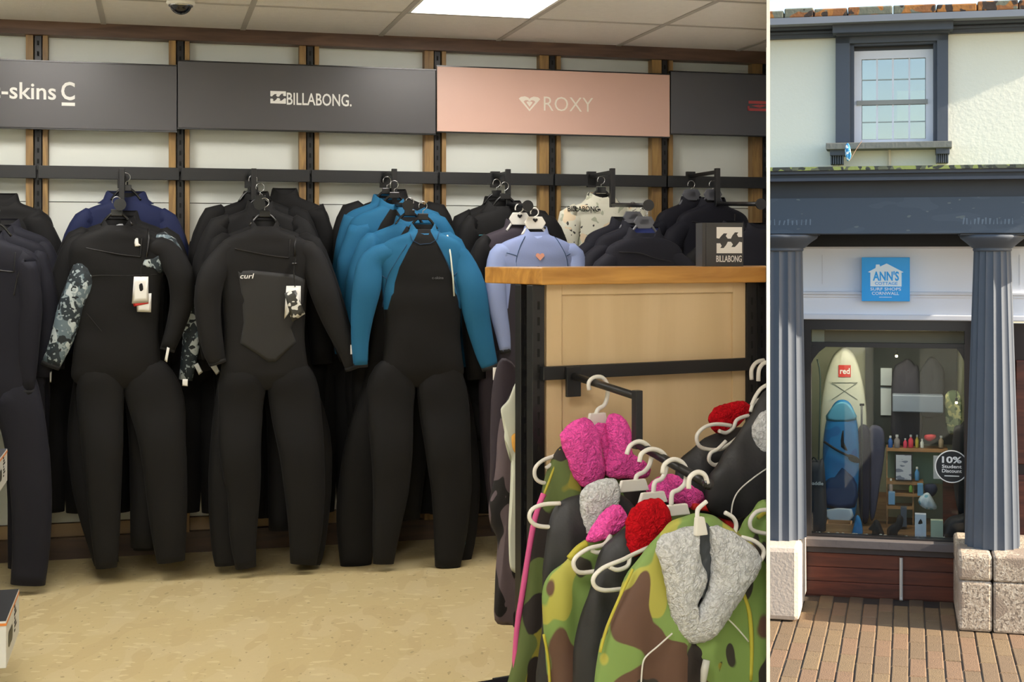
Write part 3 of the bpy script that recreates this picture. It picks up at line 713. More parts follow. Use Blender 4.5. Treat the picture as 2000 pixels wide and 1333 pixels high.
suit('front black wetsuit with black and white floral left sleeve and hanging tags', 228, 428, .58, 1.0, 'black', ('floral', 'black'), 'black', seed=8,
     sl=[(168, 505, 44, 0), (160, 545, 50), (140, 600, 50), (122, 660, 44), (100, 712, 36)], sr=[(320, 490, 50, 0), (350, 530, 52), (355, 580, 46), (345, 630, 38), (328, 680, 28)],
     ll=[(196, 745, 90, 0), (196, 790, 88, 0), (200, 870, 78), (203, 960, 66), (206, 1040, 54), (208, 1108, 40)], lr=[(290, 745, 100, 0), (306, 790, 106, 0), (318, 870, 88), (326, 960, 78), (330, 1040, 66), (334, 1096, 52)], extra=ex_floral)
# group 2
suit('black wetsuit hung highest behind the grey chest panel suit, shifted right', 556, 368, .18, 1.06, seed=9, simple=True, sl=0, sr=[(612, 410, 44), (632, 480, 46), (638, 580, 44), (640, 700, 40)])
suit('black wetsuit second behind the grey chest panel suit', 500, 374, .26, 1.04, seed=10, simple=True, sl=[(418, 420, 42), (394, 490, 50), (388, 590, 46), (386, 690, 40)], sr=[(582, 425, 44), (606, 500, 50), (620, 600, 46), (628, 710, 40)])
suit('charcoal wetsuit directly behind the grey chest panel suit on the lower bar', 508, 392, .40, 1.03, 'char', 'char', 'black', seed=11, simple=True, sl=[(430, 440, 44), (404, 510, 52), (396, 600, 48), (402, 700, 42)], sr=[(585, 445, 44), (614, 520, 52), (650, 610, 48), (682, 700, 40)])
suit('black wetsuit with printed cuffs, just behind the grey chest panel one', 516, 424, .52, 1.0, seed=12, simple=True, sl=[(430, 480, 44), (412, 550, 50), (408, 640, 44), (414, 700, 38)], sr=[(605, 480, 46), (632, 550, 50), (660, 630, 44), (690, 712, 34)], ll=[(470, 760, 92), (455, 850, 84), (445, 960, 76), (444, 1060, 62), (445, 1102, 50)], lr=[(570, 760, 92), (600, 850, 88), (606, 960, 80), (602, 1060, 66), (598, 1100, 54)])
def ex_panel(t, s, on, L, loc):
    def P(*q): return [(W.x(a, -.6)-loc.x, W.z(a, b, -.6)-loc.z) for a, b in q]
    yf = lambda x, z: tor_y(x, z, s)
    pillow('chest_panel', P((463, 530), (490, 528), (570, 536), (594, 546), (590, 590), (566, 640), (577, 668), (552, 690), (536, 705), (520, 705), (500, 690), (467, 670), (474, 630), (471, 580)), N['grey'], t, thick=.0025, back=0, y0=-.0015, rings=6, k=3, p=8, yfun=yf, rounded=False)
    text('curl', 'lettering', .022, P((467, 544))[0][0], P((467, 544))[0][1], -.058, M['print'], t, width=.06, bold=.01, shear=.2)
    tg = pillow('swing_tag', P((552, 572), (574, 566), (592, 612), (567, 628)), layered('tag_photo_print', '34342f', [('d8d8d0', 30, .52, 2, (1, 1, 1))], .4), t, thick=.0012, back=.001, y0=-.066, rings=2, k=2, rounded=False)
    pillow('swing_tag', P((556, 558), (584, 558), (584, 600), (562, 610), (552, 622)), M['print'], t, thick=.001, back=.001, y0=-.062, rings=2, k=2, rounded=False)
    MB().tube([(x, -.062, z) for x, z in P((574, 505), (570, 530), (573, 560))], .0028, 5).build('zip_pull', N['zip'], t)
    MB().lathe([(.012, -.004), (.014, 0), (.012, .004)], 14).build('zip_knob', N['zip'], t, loc=(P((571, 515))[0][0], -.066, P((571, 515))[0][1]))
    MB().tube([(x, tor_y(x, z, s)-.004, z) for x, z in P((576, 462), (573, 480), (574, 500))], .004, 6).build('zip', N['zip'], t, smooth=True)
    for q in (((680, 672), (688, 690)), ((686, 700), (691, 708))):
        a = P(*q); MB().box(a[0][0], a[1][0]-.006, -.058, -.056, a[1][1], a[0][1]).build('cuff_print', M['print'], t)
suit('front black wetsuit with grey hexagonal chest panel and photo tag', 517, 430, .62, 1.02, 'char', 'char', 'black', seed=13,
     sl=[(440, 500, 48, 0), (412, 545, 54), (406, 610, 50), (416, 680, 42), (424, 706, 34)], sr=[(606, 500, 50, 0), (628, 560, 54), (650, 620, 48), (676, 680, 38), (688, 716, 32)],
     ll=[(474, 750, 92, 0), (470, 800, 86, 0), (468, 880, 80), (476, 960, 64), (474, 1040, 52), (480, 1108, 40)], lr=[(570, 750, 96, 0), (578, 800, 98, 0), (588, 880, 88), (594, 960, 78), (596, 1040, 64), (592, 1100, 50)], extra=ex_panel)
# group 3
suit('black wetsuit hung highest behind the blue wetsuits', 770, 370, .18, 1.05, seed=14, simple=True, sl=[(686, 415, 44), (664, 490, 48), (660, 590, 44), (662, 700, 40)], sr=[(850, 415, 44), (872, 480, 48), (884, 580, 44), (892, 690, 40)])
suit('bright blue wetsuit on the upper bar, highest of the blue ones', 752, 380, .30, 1.03, 'bb2', 'teal', 'black', seed=15, simple=True, collar='teal', sl=[(690, 432, 46), (676, 500, 50), (668, 590, 46), (672, 690, 38)], sr=[(838, 430, 44), (866, 500, 48), (884, 600, 44), (900, 700, 38)])
suit('bright blue wetsuit second in the row of blue ones', 765, 388, .38, 1.03, 'bb2', 'teal', 'black', seed=16, simple=True, collar='teal', sl=[(704, 445, 46), (684, 510, 52), (680, 600, 46), (690, 700, 38)], sr=[(852, 440, 44), (880, 510, 48), (898, 610, 44), (912, 715, 38)])
suit('bright blue wetsuit third in the row, on the lower bar', 796, 422, .50, 1.0, 'bb2', 'teal', 'black', seed=17, simple=True, collar='teal', sl=[(722, 480, 46), (700, 550, 52), (696, 630, 46), (700, 705, 38)], sr=[(882, 480, 44), (908, 560, 48), (922, 640, 44), (930, 715, 38)], lr=[(866, 760, 92), (890, 860, 82), (902, 960, 70), (900, 1040, 58), (893, 1100, 50)], ll=[(750, 770, 92), (720, 860, 90), (700, 960, 84), (694, 1040, 74), (694, 1102, 60)])
def ex_blue(t, s, on, L, loc):
    def P(*q): return [(W.x(a, -.64)-loc.x, W.z(a, b, -.64)-loc.z) for a, b in q]
    on(P((790, 478), (770, 510), (752, 545), (745, 600)), .0016, 'blseam'); on(P((850, 478), (868, 515), (886, 560), (892, 600)), .0016, 'blseam')
    on(P((702, 555), (715, 528), (730, 530), (752, 545)), .0022, 'blseam'); on(P((880, 540), (900, 522), (915, 530), (925, 555)), .0022, 'blseam')
    MB().tube([(x, tor_y(x, z, s)-.008, z) for x, z in P((871, 460), (874, 500), (879, 545), (881, 578))], .004, 6).build('zip_cord', mat('pale_cord', 'cfd3c4', .6), t, smooth=True)
    text('c-skins', 'lettering', .012, P((838, 545))[0][0], P((838, 545))[0][1], tor_y(P((838, 545))[0][0], -.2, s)-.003, mat('dim_print', '66686b', .5), t, width=.052)
    MB().tube([(x, tor_y(0, z, s)-.002, z) for x, z in P((796, 457), (800, 470), (815, 478), (835, 476), (848, 468), (854, 450))], .0016, 5).build('seam', N['blseam'], t, smooth=True)
    for q in ((956, 716, 966, 740),):
        a = P((q[0], q[1]), (q[2], q[3])); MB().box(a[0][0], a[1][0], -.05, -.048, a[1][1], a[0][1]).build('cuff_tag', M['print'], t)
    MB().tube([(x, -.03, z) for x, z in P((905, 880), (912, 960), (903, 1060))], .003, 5).build('leg_piping', N['tealpipe'], t, smooth=True)
suit('front wetsuit with bright blue shoulders and sleeves and black body', 826, 436, .66, 1.01, 'bb', 'teal', 'black', seed=18, collar='teal', zipline=False,
     sl=[(728, 510, 50, 0), (716, 560, 56), (706, 620, 44), (702, 670, 34), (703, 712, 28)], sr=[(900, 510, 50, 0), (918, 560, 58), (930, 620, 52), (944, 680, 42), (955, 716, 34)],
     ll=[(766, 750, 96, 0), (762, 800, 92, 0), (764, 880, 82), (762, 960, 70), (752, 1040, 54), (748, 1100, 40)], lr=[(862, 750, 96, 0), (868, 800, 100, 0), (874, 880, 90), (880, 960, 80), (878, 1040, 66), (872, 1106, 50)], extra=ex_blue)
# group 4
suit('black wetsuit with teal trim, hung highest left of the pale blue suit', 968, 384, .2, 1.02, seed=19, simple=True, sl=[(905, 430, 42), (892, 500, 46), (890, 600, 44), (894, 700, 40)], sr=[(1050, 430, 44), (1072, 480, 46), (1086, 560, 44), (1088, 640, 40)])
def ex_teal(t, s, on, L, loc):
    on([(-.17*s, -.17*s), (-.1*s, -.165*s), (.0, -.165*s)], .003, 'tealpipe', 'piping')
suit('black wetsuit with purple collar lining and teal piping left of pale blue suit', 984, 392, .34, 1.02, seed=20, extra=ex_teal, collw=1.5, lining='inside', zipline=False, sl=[(918, 445, 44), (902, 510, 48), (900, 610, 44), (905, 710, 38)], sr=[(1066, 440, 44), (1090, 500, 46), (1098, 590, 44), (1098, 640, 40)])
suit('dark plum wetsuit on the lower bar behind the pale blue suit', 1010, 428, .52, 1.0, 'plum', 'black', 'plum', seed=21, simple=True, sl=[(945, 480, 40), (925, 540, 46), (922, 640, 44), (930, 740, 38)], sr=[(1090, 490, 44), (1110, 540, 46), (1115, 600, 40)])
def ex_peri(t, s, on, L, loc):
    def P(*q): return [(W.x(a, -.62)-loc.x, W.z(a, b, -.62)-loc.z) for a, b in q]
    on(P((1018, 462), (1008, 480), (1000, 505), (1000, 520)), .0018, 'blseam'); on(P((1076, 462), (1086, 480), (1096, 500), (1100, 520)), .0018, 'blseam')
    on(P((966, 512), (978, 495), (1000, 500)), .0018, 'blseam'); on(P((1126, 512), (1112, 495), (1098, 500)), .0018, 'blseam')
    MB().prism(heart(0, 0, .042, .034), -.002, 0).build('heart_logo', mat('coral_print', 'd99a83', .5), t, loc=(P((1045, 502))[0][0], tor_y(0, -.17*s, s)-.001, P((1045, 502))[0][1]))
pb = suit('pale periwinkle blue wetsuit with small coral heart, behind the counter', 1046, 442, .66, .98, 'pm', 'peri', 'plum', seed=22, collar='peri', zipline=False, extra=ex_peri, knee=False,
     sl=[(976, 500, 44, 0), (966, 550, 42), (972, 610, 36), (980, 650, 30), (986, 684, 24)], sr=[(1120, 500, 44, 0), (1128, 550, 40), (1130, 610, 36), (1126, 660, 30)])
# group 5
cs = suit('white patterned wetsuit with black lettering on its sleeve, high on the wall', 1174, 376, .26, .98, 'cream', 'cream', 'cream', seed=23, collar='cream', simple=True, hidelegs=False, collw=1.3, sl=[(1112, 420, 44), (1106, 480, 50), (1100, 560, 44)], sr=[(1236, 418, 44), (1248, 470, 50), (1252, 560, 44)])
text('BILLABONG', 'lettering', .026, -.19, -.098, -.056, N['inside'], cs, width=.16, bold=.01)
suit('dark navy wetsuit, rearmost of three under the white patterned one', 1214, 424, .52, .96, 'navy', 'navy', 'navy', seed=24, simple=True, hidelegs=True)
suit('dark navy wetsuit, middle of three under the white patterned one', 1236, 430, .66, .96, 'navy', 'navy', 'navy', seed=25, simple=True, hidelegs=True)
def ex_nv(t, s, on, L, loc):
    on([(-.14*s, -.12*s), (-.04*s, -.125*s), (.04*s, -.15*s), (.12*s, -.165*s)], .0025, 'seam', 'seam')
suit('dark navy wetsuit with bright blue lining and grey hanger, behind the counter', 1258, 444, .86, .96, 'navy', 'navy', 'navy', seed=26, lining='navlin', hidelegs=True, extra=ex_nv, collw=1.4, zipline=False)
# group 6
suit('dark navy wetsuit on the upper arm at far right, left of two', 1350, 384, .26, .98, 'navy', 'navy', 'navy', seed=27, simple=True, hidelegs=True)
suit('dark navy wetsuit with notched collar on the upper arm at far right', 1392, 386, .38, .98, 'navy', 'navy', 'navy', seed=28, hidelegs=True, collw=1.2)
suit('black wetsuit at far right behind the small emblem box', 1432, 432, .62, .96, 'navy', 'black', 'navy', seed=29, simple=True, hidelegs=True)
suit('dark navy wetsuit cut by the right edge of the shop wall', 1480, 436, .78, .96, 'navy', 'navy', 'navy', seed=30, simple=True, hidelegs=True)
for k, (a, b, c) in enumerate(((392, 472, 'between floral sleeved and grey panelled suits'), (655, 468, 'between grey panelled and blue suits'), (128, 486, 'between left edge navy suits and floral one'), (905, 478, 'between blue sleeved and pale blue suits'), (256, 470, 'hidden behind the floral sleeved suit'), (522, 468, 'hidden behind the grey panelled suit'), (786, 470, 'hidden behind the blue sleeved suit'))):
    suit('black wetsuit low on the wall '+c, a, b, .13, .9, seed=40+k, simple=True, wsc=1.1, ll=[(a-36, 780, 84), (a-38, 860, 82), (a-38, 940, 76), (a-36, 1000, 66)], lr=[(a+36, 780, 84), (a+38, 860, 82), (a+38, 940, 76), (a+36, 1000, 66)], sl=[(a-78, b+60, 40), (a-84, b+140, 40), (a-80, b+240, 34)], sr=[(a+74, b+60, 40), (a+80, b+140, 40), (a+78, b+240, 34)])
# hangers seen above the collars
HG = [(-10, 436, .68, 'over the frontmost navy suit at left edge'), (228, 416, .58, 'in the collar of the floral sleeved wetsuit'), (246, 368, .25, 'over the navy blue wetsuit'),
      (517, 418, .62, 'in the collar of the grey chest panel wetsuit'), (494, 372, .28, 'high above the black wetsuits'), (508, 388, .40, 'between the black wetsuits on the middle arm'),
      (826, 424, .66, 'in the collar of the front blue and black wetsuit'), (800, 416, .52, 'second in the blue row'), (770, 382, .38, 'third in the blue row'), (756, 374, .30, 'rearmost of the blue row'),
      (986, 384, .34, 'above the black teal trimmed wetsuit'), (970, 378, .22, 'rearmost above the black wetsuits left of the pale blue one')]
for a, b, c, d in HG: black_hanger('black plastic hanger '+d, a, b, c)
black_hanger('black hanger with round badge over the white patterned wetsuit', 1174, 372, .27)
for a, b, c, d in [(1258, 434, .87, 'grey plastic hanger above the blue lined navy wetsuit'), (1236, 424, .66, 'dark grey hanger over the middle navy wetsuit under the patterned one'), (1350, 380, .27, 'left dark grey hanger on the upper arm at far right'), (1392, 380, .38, 'right dark grey hanger on the upper arm at far right')]:
    t = black_hanger(d, a, b, c, grey=True, w_=.13)
    MB().prism([(-.05, .0), (-.035, .026), (.035, .026), (.05, 0), (.03, -.03), (-.03, -.03)], -.006, .004).build('plate', mat('grey_plastic', '5c5e66', .4), t, bevel=.002)
for a, b, c, d in [(1044, 436, .67, 'white hanger with dark heart mark above the pale blue suit'), (1014, 428, .56, 'white hanger partly hidden left of the heart marked one')]:
    t = black_hanger(d, a, b, c, white=True, w_=.12)
    pl = MB().prism([(-.052, .0), (-.034, .03), (.034, .03), (.052, 0), (.036, -.028), (-.036, -.028)], -.012, -.004).build('plate', M['hang'], t, bevel=.003)
    MB().prism(heart(0, .012, .024, .018), -.0145, -.012).build('heart_mark', N['inside'], pl)
# small emblem box on the counter is in part four
# ================================================================ the gondola and the changing coats
GT, GB = E-23/F*4.5, E-57/F*4.5
xc = G.x(1058, 0)
xend = G.x(1497, 0)
t = thing('display_gondola', 'freestanding display gondola with thick wooden top and plywood front panel', 'display stand', G, (xc, 0, 0))
def gx(px, yl=0): return G.x(px, yl)-xc
d_ = .40
tp = MB(); tp.add([(0, 0, GB), (xend-xc+.3, 0, GB), (xend-xc+.3, d_, GB), (0, d_, GB), (0, 0, GT), (xend-xc+.3, 0, GT), (xend-xc+.3, d_, GT), (0, d_, GT)],
       [(0, 3, 2, 1), (4, 5, 6, 7), (0, 1, 5, 4), (1, 2, 6, 5), (2, 3, 7, 6), (3, 0, 4, 7)])
tp.build('worktop', M['top'], t, bevel=.004)
for i in range(3): pass
MB().box(gx(1063, .05), gx(1459, .05), .05, .068, .12, GB).build('front_panel', M['ply'], t)
fr = M['ply']; a0, a1 = gx(1066, .045), gx(1457, .045)
i0, i1 = gx(1096, .045), gx(1430, .045); zz = G.z(1260, 574, .045)
for nm, q in (('panel_stile', (a0, i0, .04, .05, .12, GB)), ('panel_stile', (i1, a1, .04, .05, .12, GB)), ('panel_rail', (i0, i1, .04, .05, zz, GB)), ('panel_rail', (i0, i1, .04, .05, .12, .2))):
    MB().box(*q).build(nm, fr, t, bevel=.0015)
def gpost(px0, px1, y0, y1, name='upright_post'):
    x0, x1 = gx(px0, y0), gx(px1, y0); h = GB-.001
    o = MB().box(x0, x1, y0, y1, .02, h).build(name, M['black'], t, bevel=.002)
    sl = MB(); z = .25; c = (x0+x1)/2
    while z < h-.05: sl.box(c-.004, c+.004, y0-.001, y0+.002, z, z+.026); z += .05
    sl.build('slots', MC['slot_dark'], o)['kind'] = 'stuff'
gpost(1040, 1064, .03, .07); gpost(1017, 1036, .14, .18); gpost(1459, 1478, .03, .07); gpost(1480, 1495, .05, .09)
MB().box(gx(1036, .15), gx(1036, .15)+.012, .07, .16, .12, GB-.001).build('side_panel', M['black'], t)
zr = E-231/F*4.5
bar = MB().box(gx(1060, .01), gx(1462, .01), .004, .03, zr-.021, zr+.021).build('cross_bar', M['black'], t, bevel=.002)
MB().box(gx(917, .22), gx(1040, .22), .20, .26, 0, .03).build('foot', M['blackpl'], t, bevel=.004)
MB().box(gx(1017, .1), gx(1490, .1), .04, .3, 0, .02).build('base_plate', M['black'], t)
# coat arm
def coat_arm(px, label, dx=0):
    x = G.x(px, 0); z0 = G.z(1125, 735, 0)
    z1 = G.z(1245, 775, -.377); z2 = G.z(1240, 868, -.38); z3 = G.z(1382, 945, -.727)
    a = thing('hanging_arm', label, 'hanging arm', G, (x, .004, z0))
    MB().box(-.028, .024, -.012, 0, -.065, .03).build('bracket', M['black'], a, bevel=.002)
    MB().tube([(0, -.01, 0), (0, -.377, z1-z0)], .012, 12).build('upper_bar', M['black'], a, smooth=True)
    MB().box(-.012, .012, -.392, -.366, z2-z0-.015, z1-z0+.018).build('drop_bar', M['black'], a, bevel=.002)
    MB().tube([(0, -.380, z2-z0), (0, -.735, z3-z0)], .013, 12).build('lower_bar', M['black'], a, smooth=True)
    MB().tube([(0, -.734, z3-z0), (0, -.744, z3-z0)], .016, 12).build('end_cap', M['blackpl'], a, smooth=True)
coat_arm(1120, 'black stepped arm on the gondola carrying the white hangers')
# ---- materials of coats
camo = layered('camouflage_cloth', '77934e', [('a8a54a', 6.5, .585, 3.3, (1, 1, .8)), ('5e4436', 6.0, .545, 8.1, (1, 1, .75)), ('33302a', 8, .60, 14.2, (1.3, 1, .7))], .75, .08, 12)
camod = layered('dark_shaded_camouflage_cloth', '5b6a38', [('8b8430', 7, .57, 2.3, (1, 1, .8)), ('241d1b', 8, .48, 5.1, (1, 1, .8))], .75, .08, 12)  # darker camouflage; on the highest coat its darkness is painted shade
blk = mat('black_coat_cloth', '232427', .55, .1, 6, .25, 14)
fl_p, fl_g, fl_r = fleece('pink_fleece', 'fb5fb8'), fleece('grey_fleece', 'd2d5d7'), fleece('red_fleece', 'c41420')
yel = mat('yellow_piping', 'b3ab3a', .7); pnk = mat('pink_piping', 'd0568e', .7); cordm = mat('white_cord', 'd8d8d2', .6)
def coat(label, yl, root, body, bm, collars=(), pipes=(), inner=None, thick=.045, back=.03, seed=0, bc=None):
    loc = G.p(root[0], root[1], yl)
    c = thing('hooded_coat', label, 'coat', G, loc)
    def L(pts, y=yl): return [(G.x(a, y)-loc.x, G.z(a, b, y)-loc.z) for a, b in pts]
    ps = L(body)
    pillow('coat_body', ps, bm, c, thick=thick, back=back, rings=14, k=5, p=2.6, wr=.02, wscale=7, seed=seed, center=L([bc])[0] if bc else None)
    for (nm, pts, m, th, dy) in collars:
        q = yl+dy
        P = [(G.x(a, q)-loc.x, G.z(a, b, q)-loc.z) for a, b in pts]
        pillow(nm, P, m, c, thick=th, back=th*.6, y0=dy, rings=14, k=6, p=2.6, rough=.0042, rscale=62, wr=.006, wscale=12, seed=seed+3)
    for (nm, pts, m, r, dy) in pipes:
        q = yl+dy
        P = smoothpath([(G.x(a, q)-loc.x, dy, G.z(a, b, q)-loc.z) for a, b in pts], 4)
        MB().tube(P, r, 6).build(nm, m, c, smooth=True)
    return c
def zz_(o): return o
coat('camouflage coat with pink fleece collar hanging highest on the upper bar', -.13, (1165, 830),
     [(1092, 872), (1130, 890), (1180, 900), (1230, 930), (1270, 1010), (1285, 1520), (990, 1560), (1004, 1250), (1014, 1170), (1036, 1040), (1066, 930)], camod,
     [('fleece_collar', [(1150, 819), (1164, 842), (1172, 880), (1181, 928), (1160, 947), (1136, 952), (1117, 923), (1100, 880), (1093, 857), (1098, 843), (1126, 819)], fl_p, .035, -.05),
      ('fleece_collar', [(1188, 812), (1212, 812), (1231, 838), (1231, 885), (1264, 909), (1269, 926), (1254, 936), (1207, 935), (1181, 926), (1188, 880), (1184, 842)], fl_p, .03, -.045),
      ('collar_back', [(1160, 832), (1190, 832), (1192, 880), (1184, 918), (1176, 880)], fl_p, .008, -.034)],
     [('yellow_piping', [(1094, 878), (1080, 920), (1062, 968)], yel, .004, -.012), ('pink_trim', [(1062, 965), (1046, 1010), (1036, 1060), (1022, 1150), (1010, 1230), (1004, 1330)], pnk, .009, -.012)], seed=1)
coat('black coat with light grey fleece collar behind the small pink collar', -.43, (1185, 960),
     [(1131, 966), (1098, 980), (1076, 1013), (1063, 1066), (1058, 1113), (1060, 1175), (1063, 1540), (1260, 1540), (1270, 1100), (1240, 990), (1190, 960)], blk,
     [('fleece_collar', [(1183, 935), (1204, 938), (1210, 966), (1200, 995), (1172, 1012), (1152, 1040), (1142, 1056), (1134, 1010), (1131, 978), (1142, 952)], fl_g, .03, -.03),
      ], seed=2)
coat('black coat with bright red fleece collar left of the front camouflage coat', -.60, (1262, 1020),
     [(1224, 1030), (1190, 1056), (1172, 1085), (1152, 1150), (1134, 1222), (1120, 1330), (1110, 1560), (1330, 1560), (1330, 1100), (1300, 1020)], blk,
     [('fleece_collar', [(1226, 1009), (1245, 985), (1272, 974), (1290, 976), (1302, 990), (1309, 1018), (1292, 1051), (1254, 1080), (1233, 1091), (1223, 1051)], fl_r, .032, -.035),
      ('red_trim', [(1232, 1085), (1262, 1066), (1250, 1120), (1236, 1140)], fl_r, .01, -.03)], seed=4)
coat('camouflage coat with small pink collar and yellow shoulder, third from the front', -.51, (1190, 1030),
     [(1146, 1052), (1121, 1070), (1102, 1094), (1074, 1118), (1061, 1156), (1061, 1222), (1070, 1333), (1074, 1560), (1200, 1560), (1240, 1300), (1240, 1060), (1200, 1030)], camo,
     [('fleece_collar', [(1197, 987), (1214, 990), (1222, 1006), (1219, 1023), (1188, 1050), (1160, 1059), (1145, 1052), (1169, 1009)], fl_p, .028, -.035)],
     [('yellow_shoulder', [(1146, 1062), (1130, 1072), (1112, 1092)], yel, .010, -.02), ('yellow_piping', [(1062, 1240), (1072, 1300), (1076, 1400)], yel, .004, -.016)], seed=3)
c5 = coat('front camouflage coat with large light grey fleece collar and white cord', -.735, (1372, 1020),
     [(1352, 1004), (1311, 1023), (1273, 1056), (1235, 1108), (1207, 1165), (1183, 1222), (1169, 1275), (1160, 1350), (1150, 1570), (1600, 1570), (1560, 1200), (1500, 1085), (1440, 1040), (1416, 1024), (1390, 1006)], camo,
     [('fleece_collar', [(1359, 1028), (1322, 1036), (1288, 1051), (1283, 1080), (1297, 1127), (1311, 1203), (1326, 1237), (1349, 1258), (1366, 1252), (1347, 1222), (1369, 1156), (1378, 1125), (1364, 1089), (1362, 1042)], fl_g, .034, -.05),
      ('fleece_collar', [(1387, 1028), (1416, 1032), (1463, 1061), (1485, 1089), (1478, 1118), (1449, 1165), (1418, 1213), (1390, 1246), (1362, 1256), (1344, 1232), (1378, 1160), (1388, 1118), (1384, 1042)], fl_g, .036, -.055),
      ('collar_lining', [(1360, 1030), (1388, 1030), (1390, 1120), (1370, 1170), (1362, 1100)], mat('slate_lining', '3b4147', .7), .006, -.05),
      ('front_lining', [(1330, 1262), (1368, 1262), (1412, 1262), (1404, 1330), (1400, 1480), (1336, 1480)], camod, .01, -.046)],
     [('yellow_piping', [(1236, 1112), (1210, 1168), (1186, 1225), (1172, 1275)], yel, .004, -.03), ('yellow_piping', [(1452, 1162), (1464, 1200), (1468, 1260), (1466, 1330)], yel, .006, -.05),
      ('white_cord', [(1313, 1238), (1286, 1262), (1262, 1283), (1255, 1300), (1252, 1340)], cordm, .0022, -.062), ('white_cord', [(1418, 1206), (1440, 1228), (1462, 1254)], cordm, .0022, -.062)], thick=.055, seed=5, bc=(1370, 1300))
cr = G.p(1372, 1020, -.735)
def Lc(a, b, q): return (G.x(a, q)-cr.x, q+.735, G.z(a, b, q)-cr.z)
MB().tube([Lc(1380, 1290, -.82), Lc(1376, 1310, -.82), Lc(1372, 1345, -.82)], [.010, .011, .007], 10).build('zip_pull', mat('clear_plastic', 'b9bab4', .15), c5, smooth=True)
# coats on the arm nearer the right edge
coat('camouflage coat with yellow seams cut by the right edge', -.55, (1490, 1000), [(1500, 975), (1470, 1000), (1440, 1030), (1430, 1100), (1432, 1540), (1640, 1540), (1600, 1000)], camo, (), [('yellow_piping', [(1497, 1000), (1480, 1012)], yel, .006, -.03)], seed=6)
coat('black coat with grey fleece collar leaning at the right edge', -.42, (1490, 800),
     [(1500, 760), (1470, 805), (1435, 857), (1400, 905), (1383, 935), (1382, 985), (1400, 1008), (1440, 1016), (1500, 990), (1620, 1000), (1620, 780), (1560, 740)], blk,
     [('fleece_collar', [(1468, 842), (1474, 820), (1488, 806), (1510, 800), (1530, 850), (1500, 905), (1480, 880)], fl_g, .03, -.03)],
     [('white_cord', [(1500, 914), (1470, 935), (1444, 958), (1432, 980), (1428, 1006)], cordm, .0022, -.05)], seed=7)
coat('black coat with red fleece collar behind the leaning black coat', -.20, (1440, 830),
     [(1385, 850), (1350, 880), (1322, 915), (1318, 990), (1330, 1060), (1460, 1060), (1480, 860), (1450, 835)], blk,
     [('fleece_collar', [(1384, 812), (1398, 796), (1425, 787), (1452, 783), (1463, 795), (1456, 815), (1425, 842), (1398, 846), (1385, 830)], fl_r, .03, -.03)], seed=8)
coat('camouflage coat with folded pink fleece collar between the white hangers', -.34, (1310, 950),
     [(1270, 950), (1250, 1000), (1245, 1100), (1250, 1500), (1440, 1500), (1440, 1060), (1400, 990), (1360, 960)], camod,
     [('fleece_collar', [(1285, 932), (1310, 925), (1330, 934), (1350, 950), (1372, 962), (1374, 980), (1352, 993), (1320, 984), (1280, 978), (1264, 955)], fl_p, .028, -.035)],
     [('red_trim', [(1352, 990), (1385, 994), (1410, 1008), (1432, 1034)], mat('red_piping', 'd0281e', .7), .011, -.06)], seed=9)
# ---- white hangers
def whanger(label, yl, root, lines, block=None, r=.0062):
    loc = G.p(root[0], root[1], yl)
    h = thing('coat_hanger', label, 'hanger', G, loc)
    for nm, pts in lines:
        P = []
        for q in pts:
            y = yl+(q[2] if len(q) > 2 else 0); P.append((G.x(q[0], y)-loc.x, y-yl, G.z(q[0], q[1], y)-loc.z))
        MB().tube(smoothpath(P, 4), r if nm != 'hook' else r*1.12, 8).build(nm, M['hang'], h, smooth=True)
    if block:
        a, b, c_, d = block; x0, x1 = G.x(a, yl)-loc.x, G.x(c_, yl)-loc.x; z1, z0 = G.z(a, b, yl)-loc.z, G.z(a, d, yl)-loc.z
        w8 = (x1-x0)*.12
        MB().prism([(x0, z0), (x1, z0), (x1-w8, z1), (x0+w8, z1)], -.008, .006).build('neck_block', M['hang'], h, bevel=.003)
whanger('white hanger alone on the upper bar above the highest pink collar', -.13, (1163, 812), [('hook', [(1151, 762), (1150, 748), (1160, 738), (1176, 738), (1186, 752), (1186, 775), (1180, 792), (1168, 800), (1163, 814)]), ('arm_loop', [(1104, 876), (1085, 890), (1060, 900), (1045, 916), (1047, 936), (1065, 944), (1092, 934)]), ('notch', [(1090, 893), (1076, 908), (1066, 915)])], (1146, 808, 1186, 836))
whanger('white hanger hooked first on the lower bar next to the drop post', -.43, (1238, 945), [('hook', [(1224, 888), (1231, 871), (1248, 863), (1264, 870), (1272, 886), (1269, 908), (1258, 922), (1244, 930), (1240, 948)]), ('arm_loop', [(1094, 984), (1062, 986), (1040, 995), (1034, 1012), (1046, 1026), (1070, 1030), (1094, 1028)])], (1206, 940, 1266, 963))
whanger('white hanger second on the lower bar above the folded pink collar', -.51, (1275, 962), [('hook', [(1249, 903), (1253, 887), (1270, 878), (1290, 882), (1301, 896), (1300, 920), (1292, 936), (1279, 943), (1276, 966)]), ('arm_loop', [(1192, 1046, -.06), (1180, 1064, -.07), (1150, 1072, -.08), (1126, 1088, -.08), (1120, 1104, -.08), (1132, 1119, -.08), (1168, 1116, -.08)]), ('notch', [(1192, 1048, -.06), (1186, 1072, -.07), (1168, 1080, -.07), (1156, 1076, -.07)])], (1246, 964, 1302, 986))
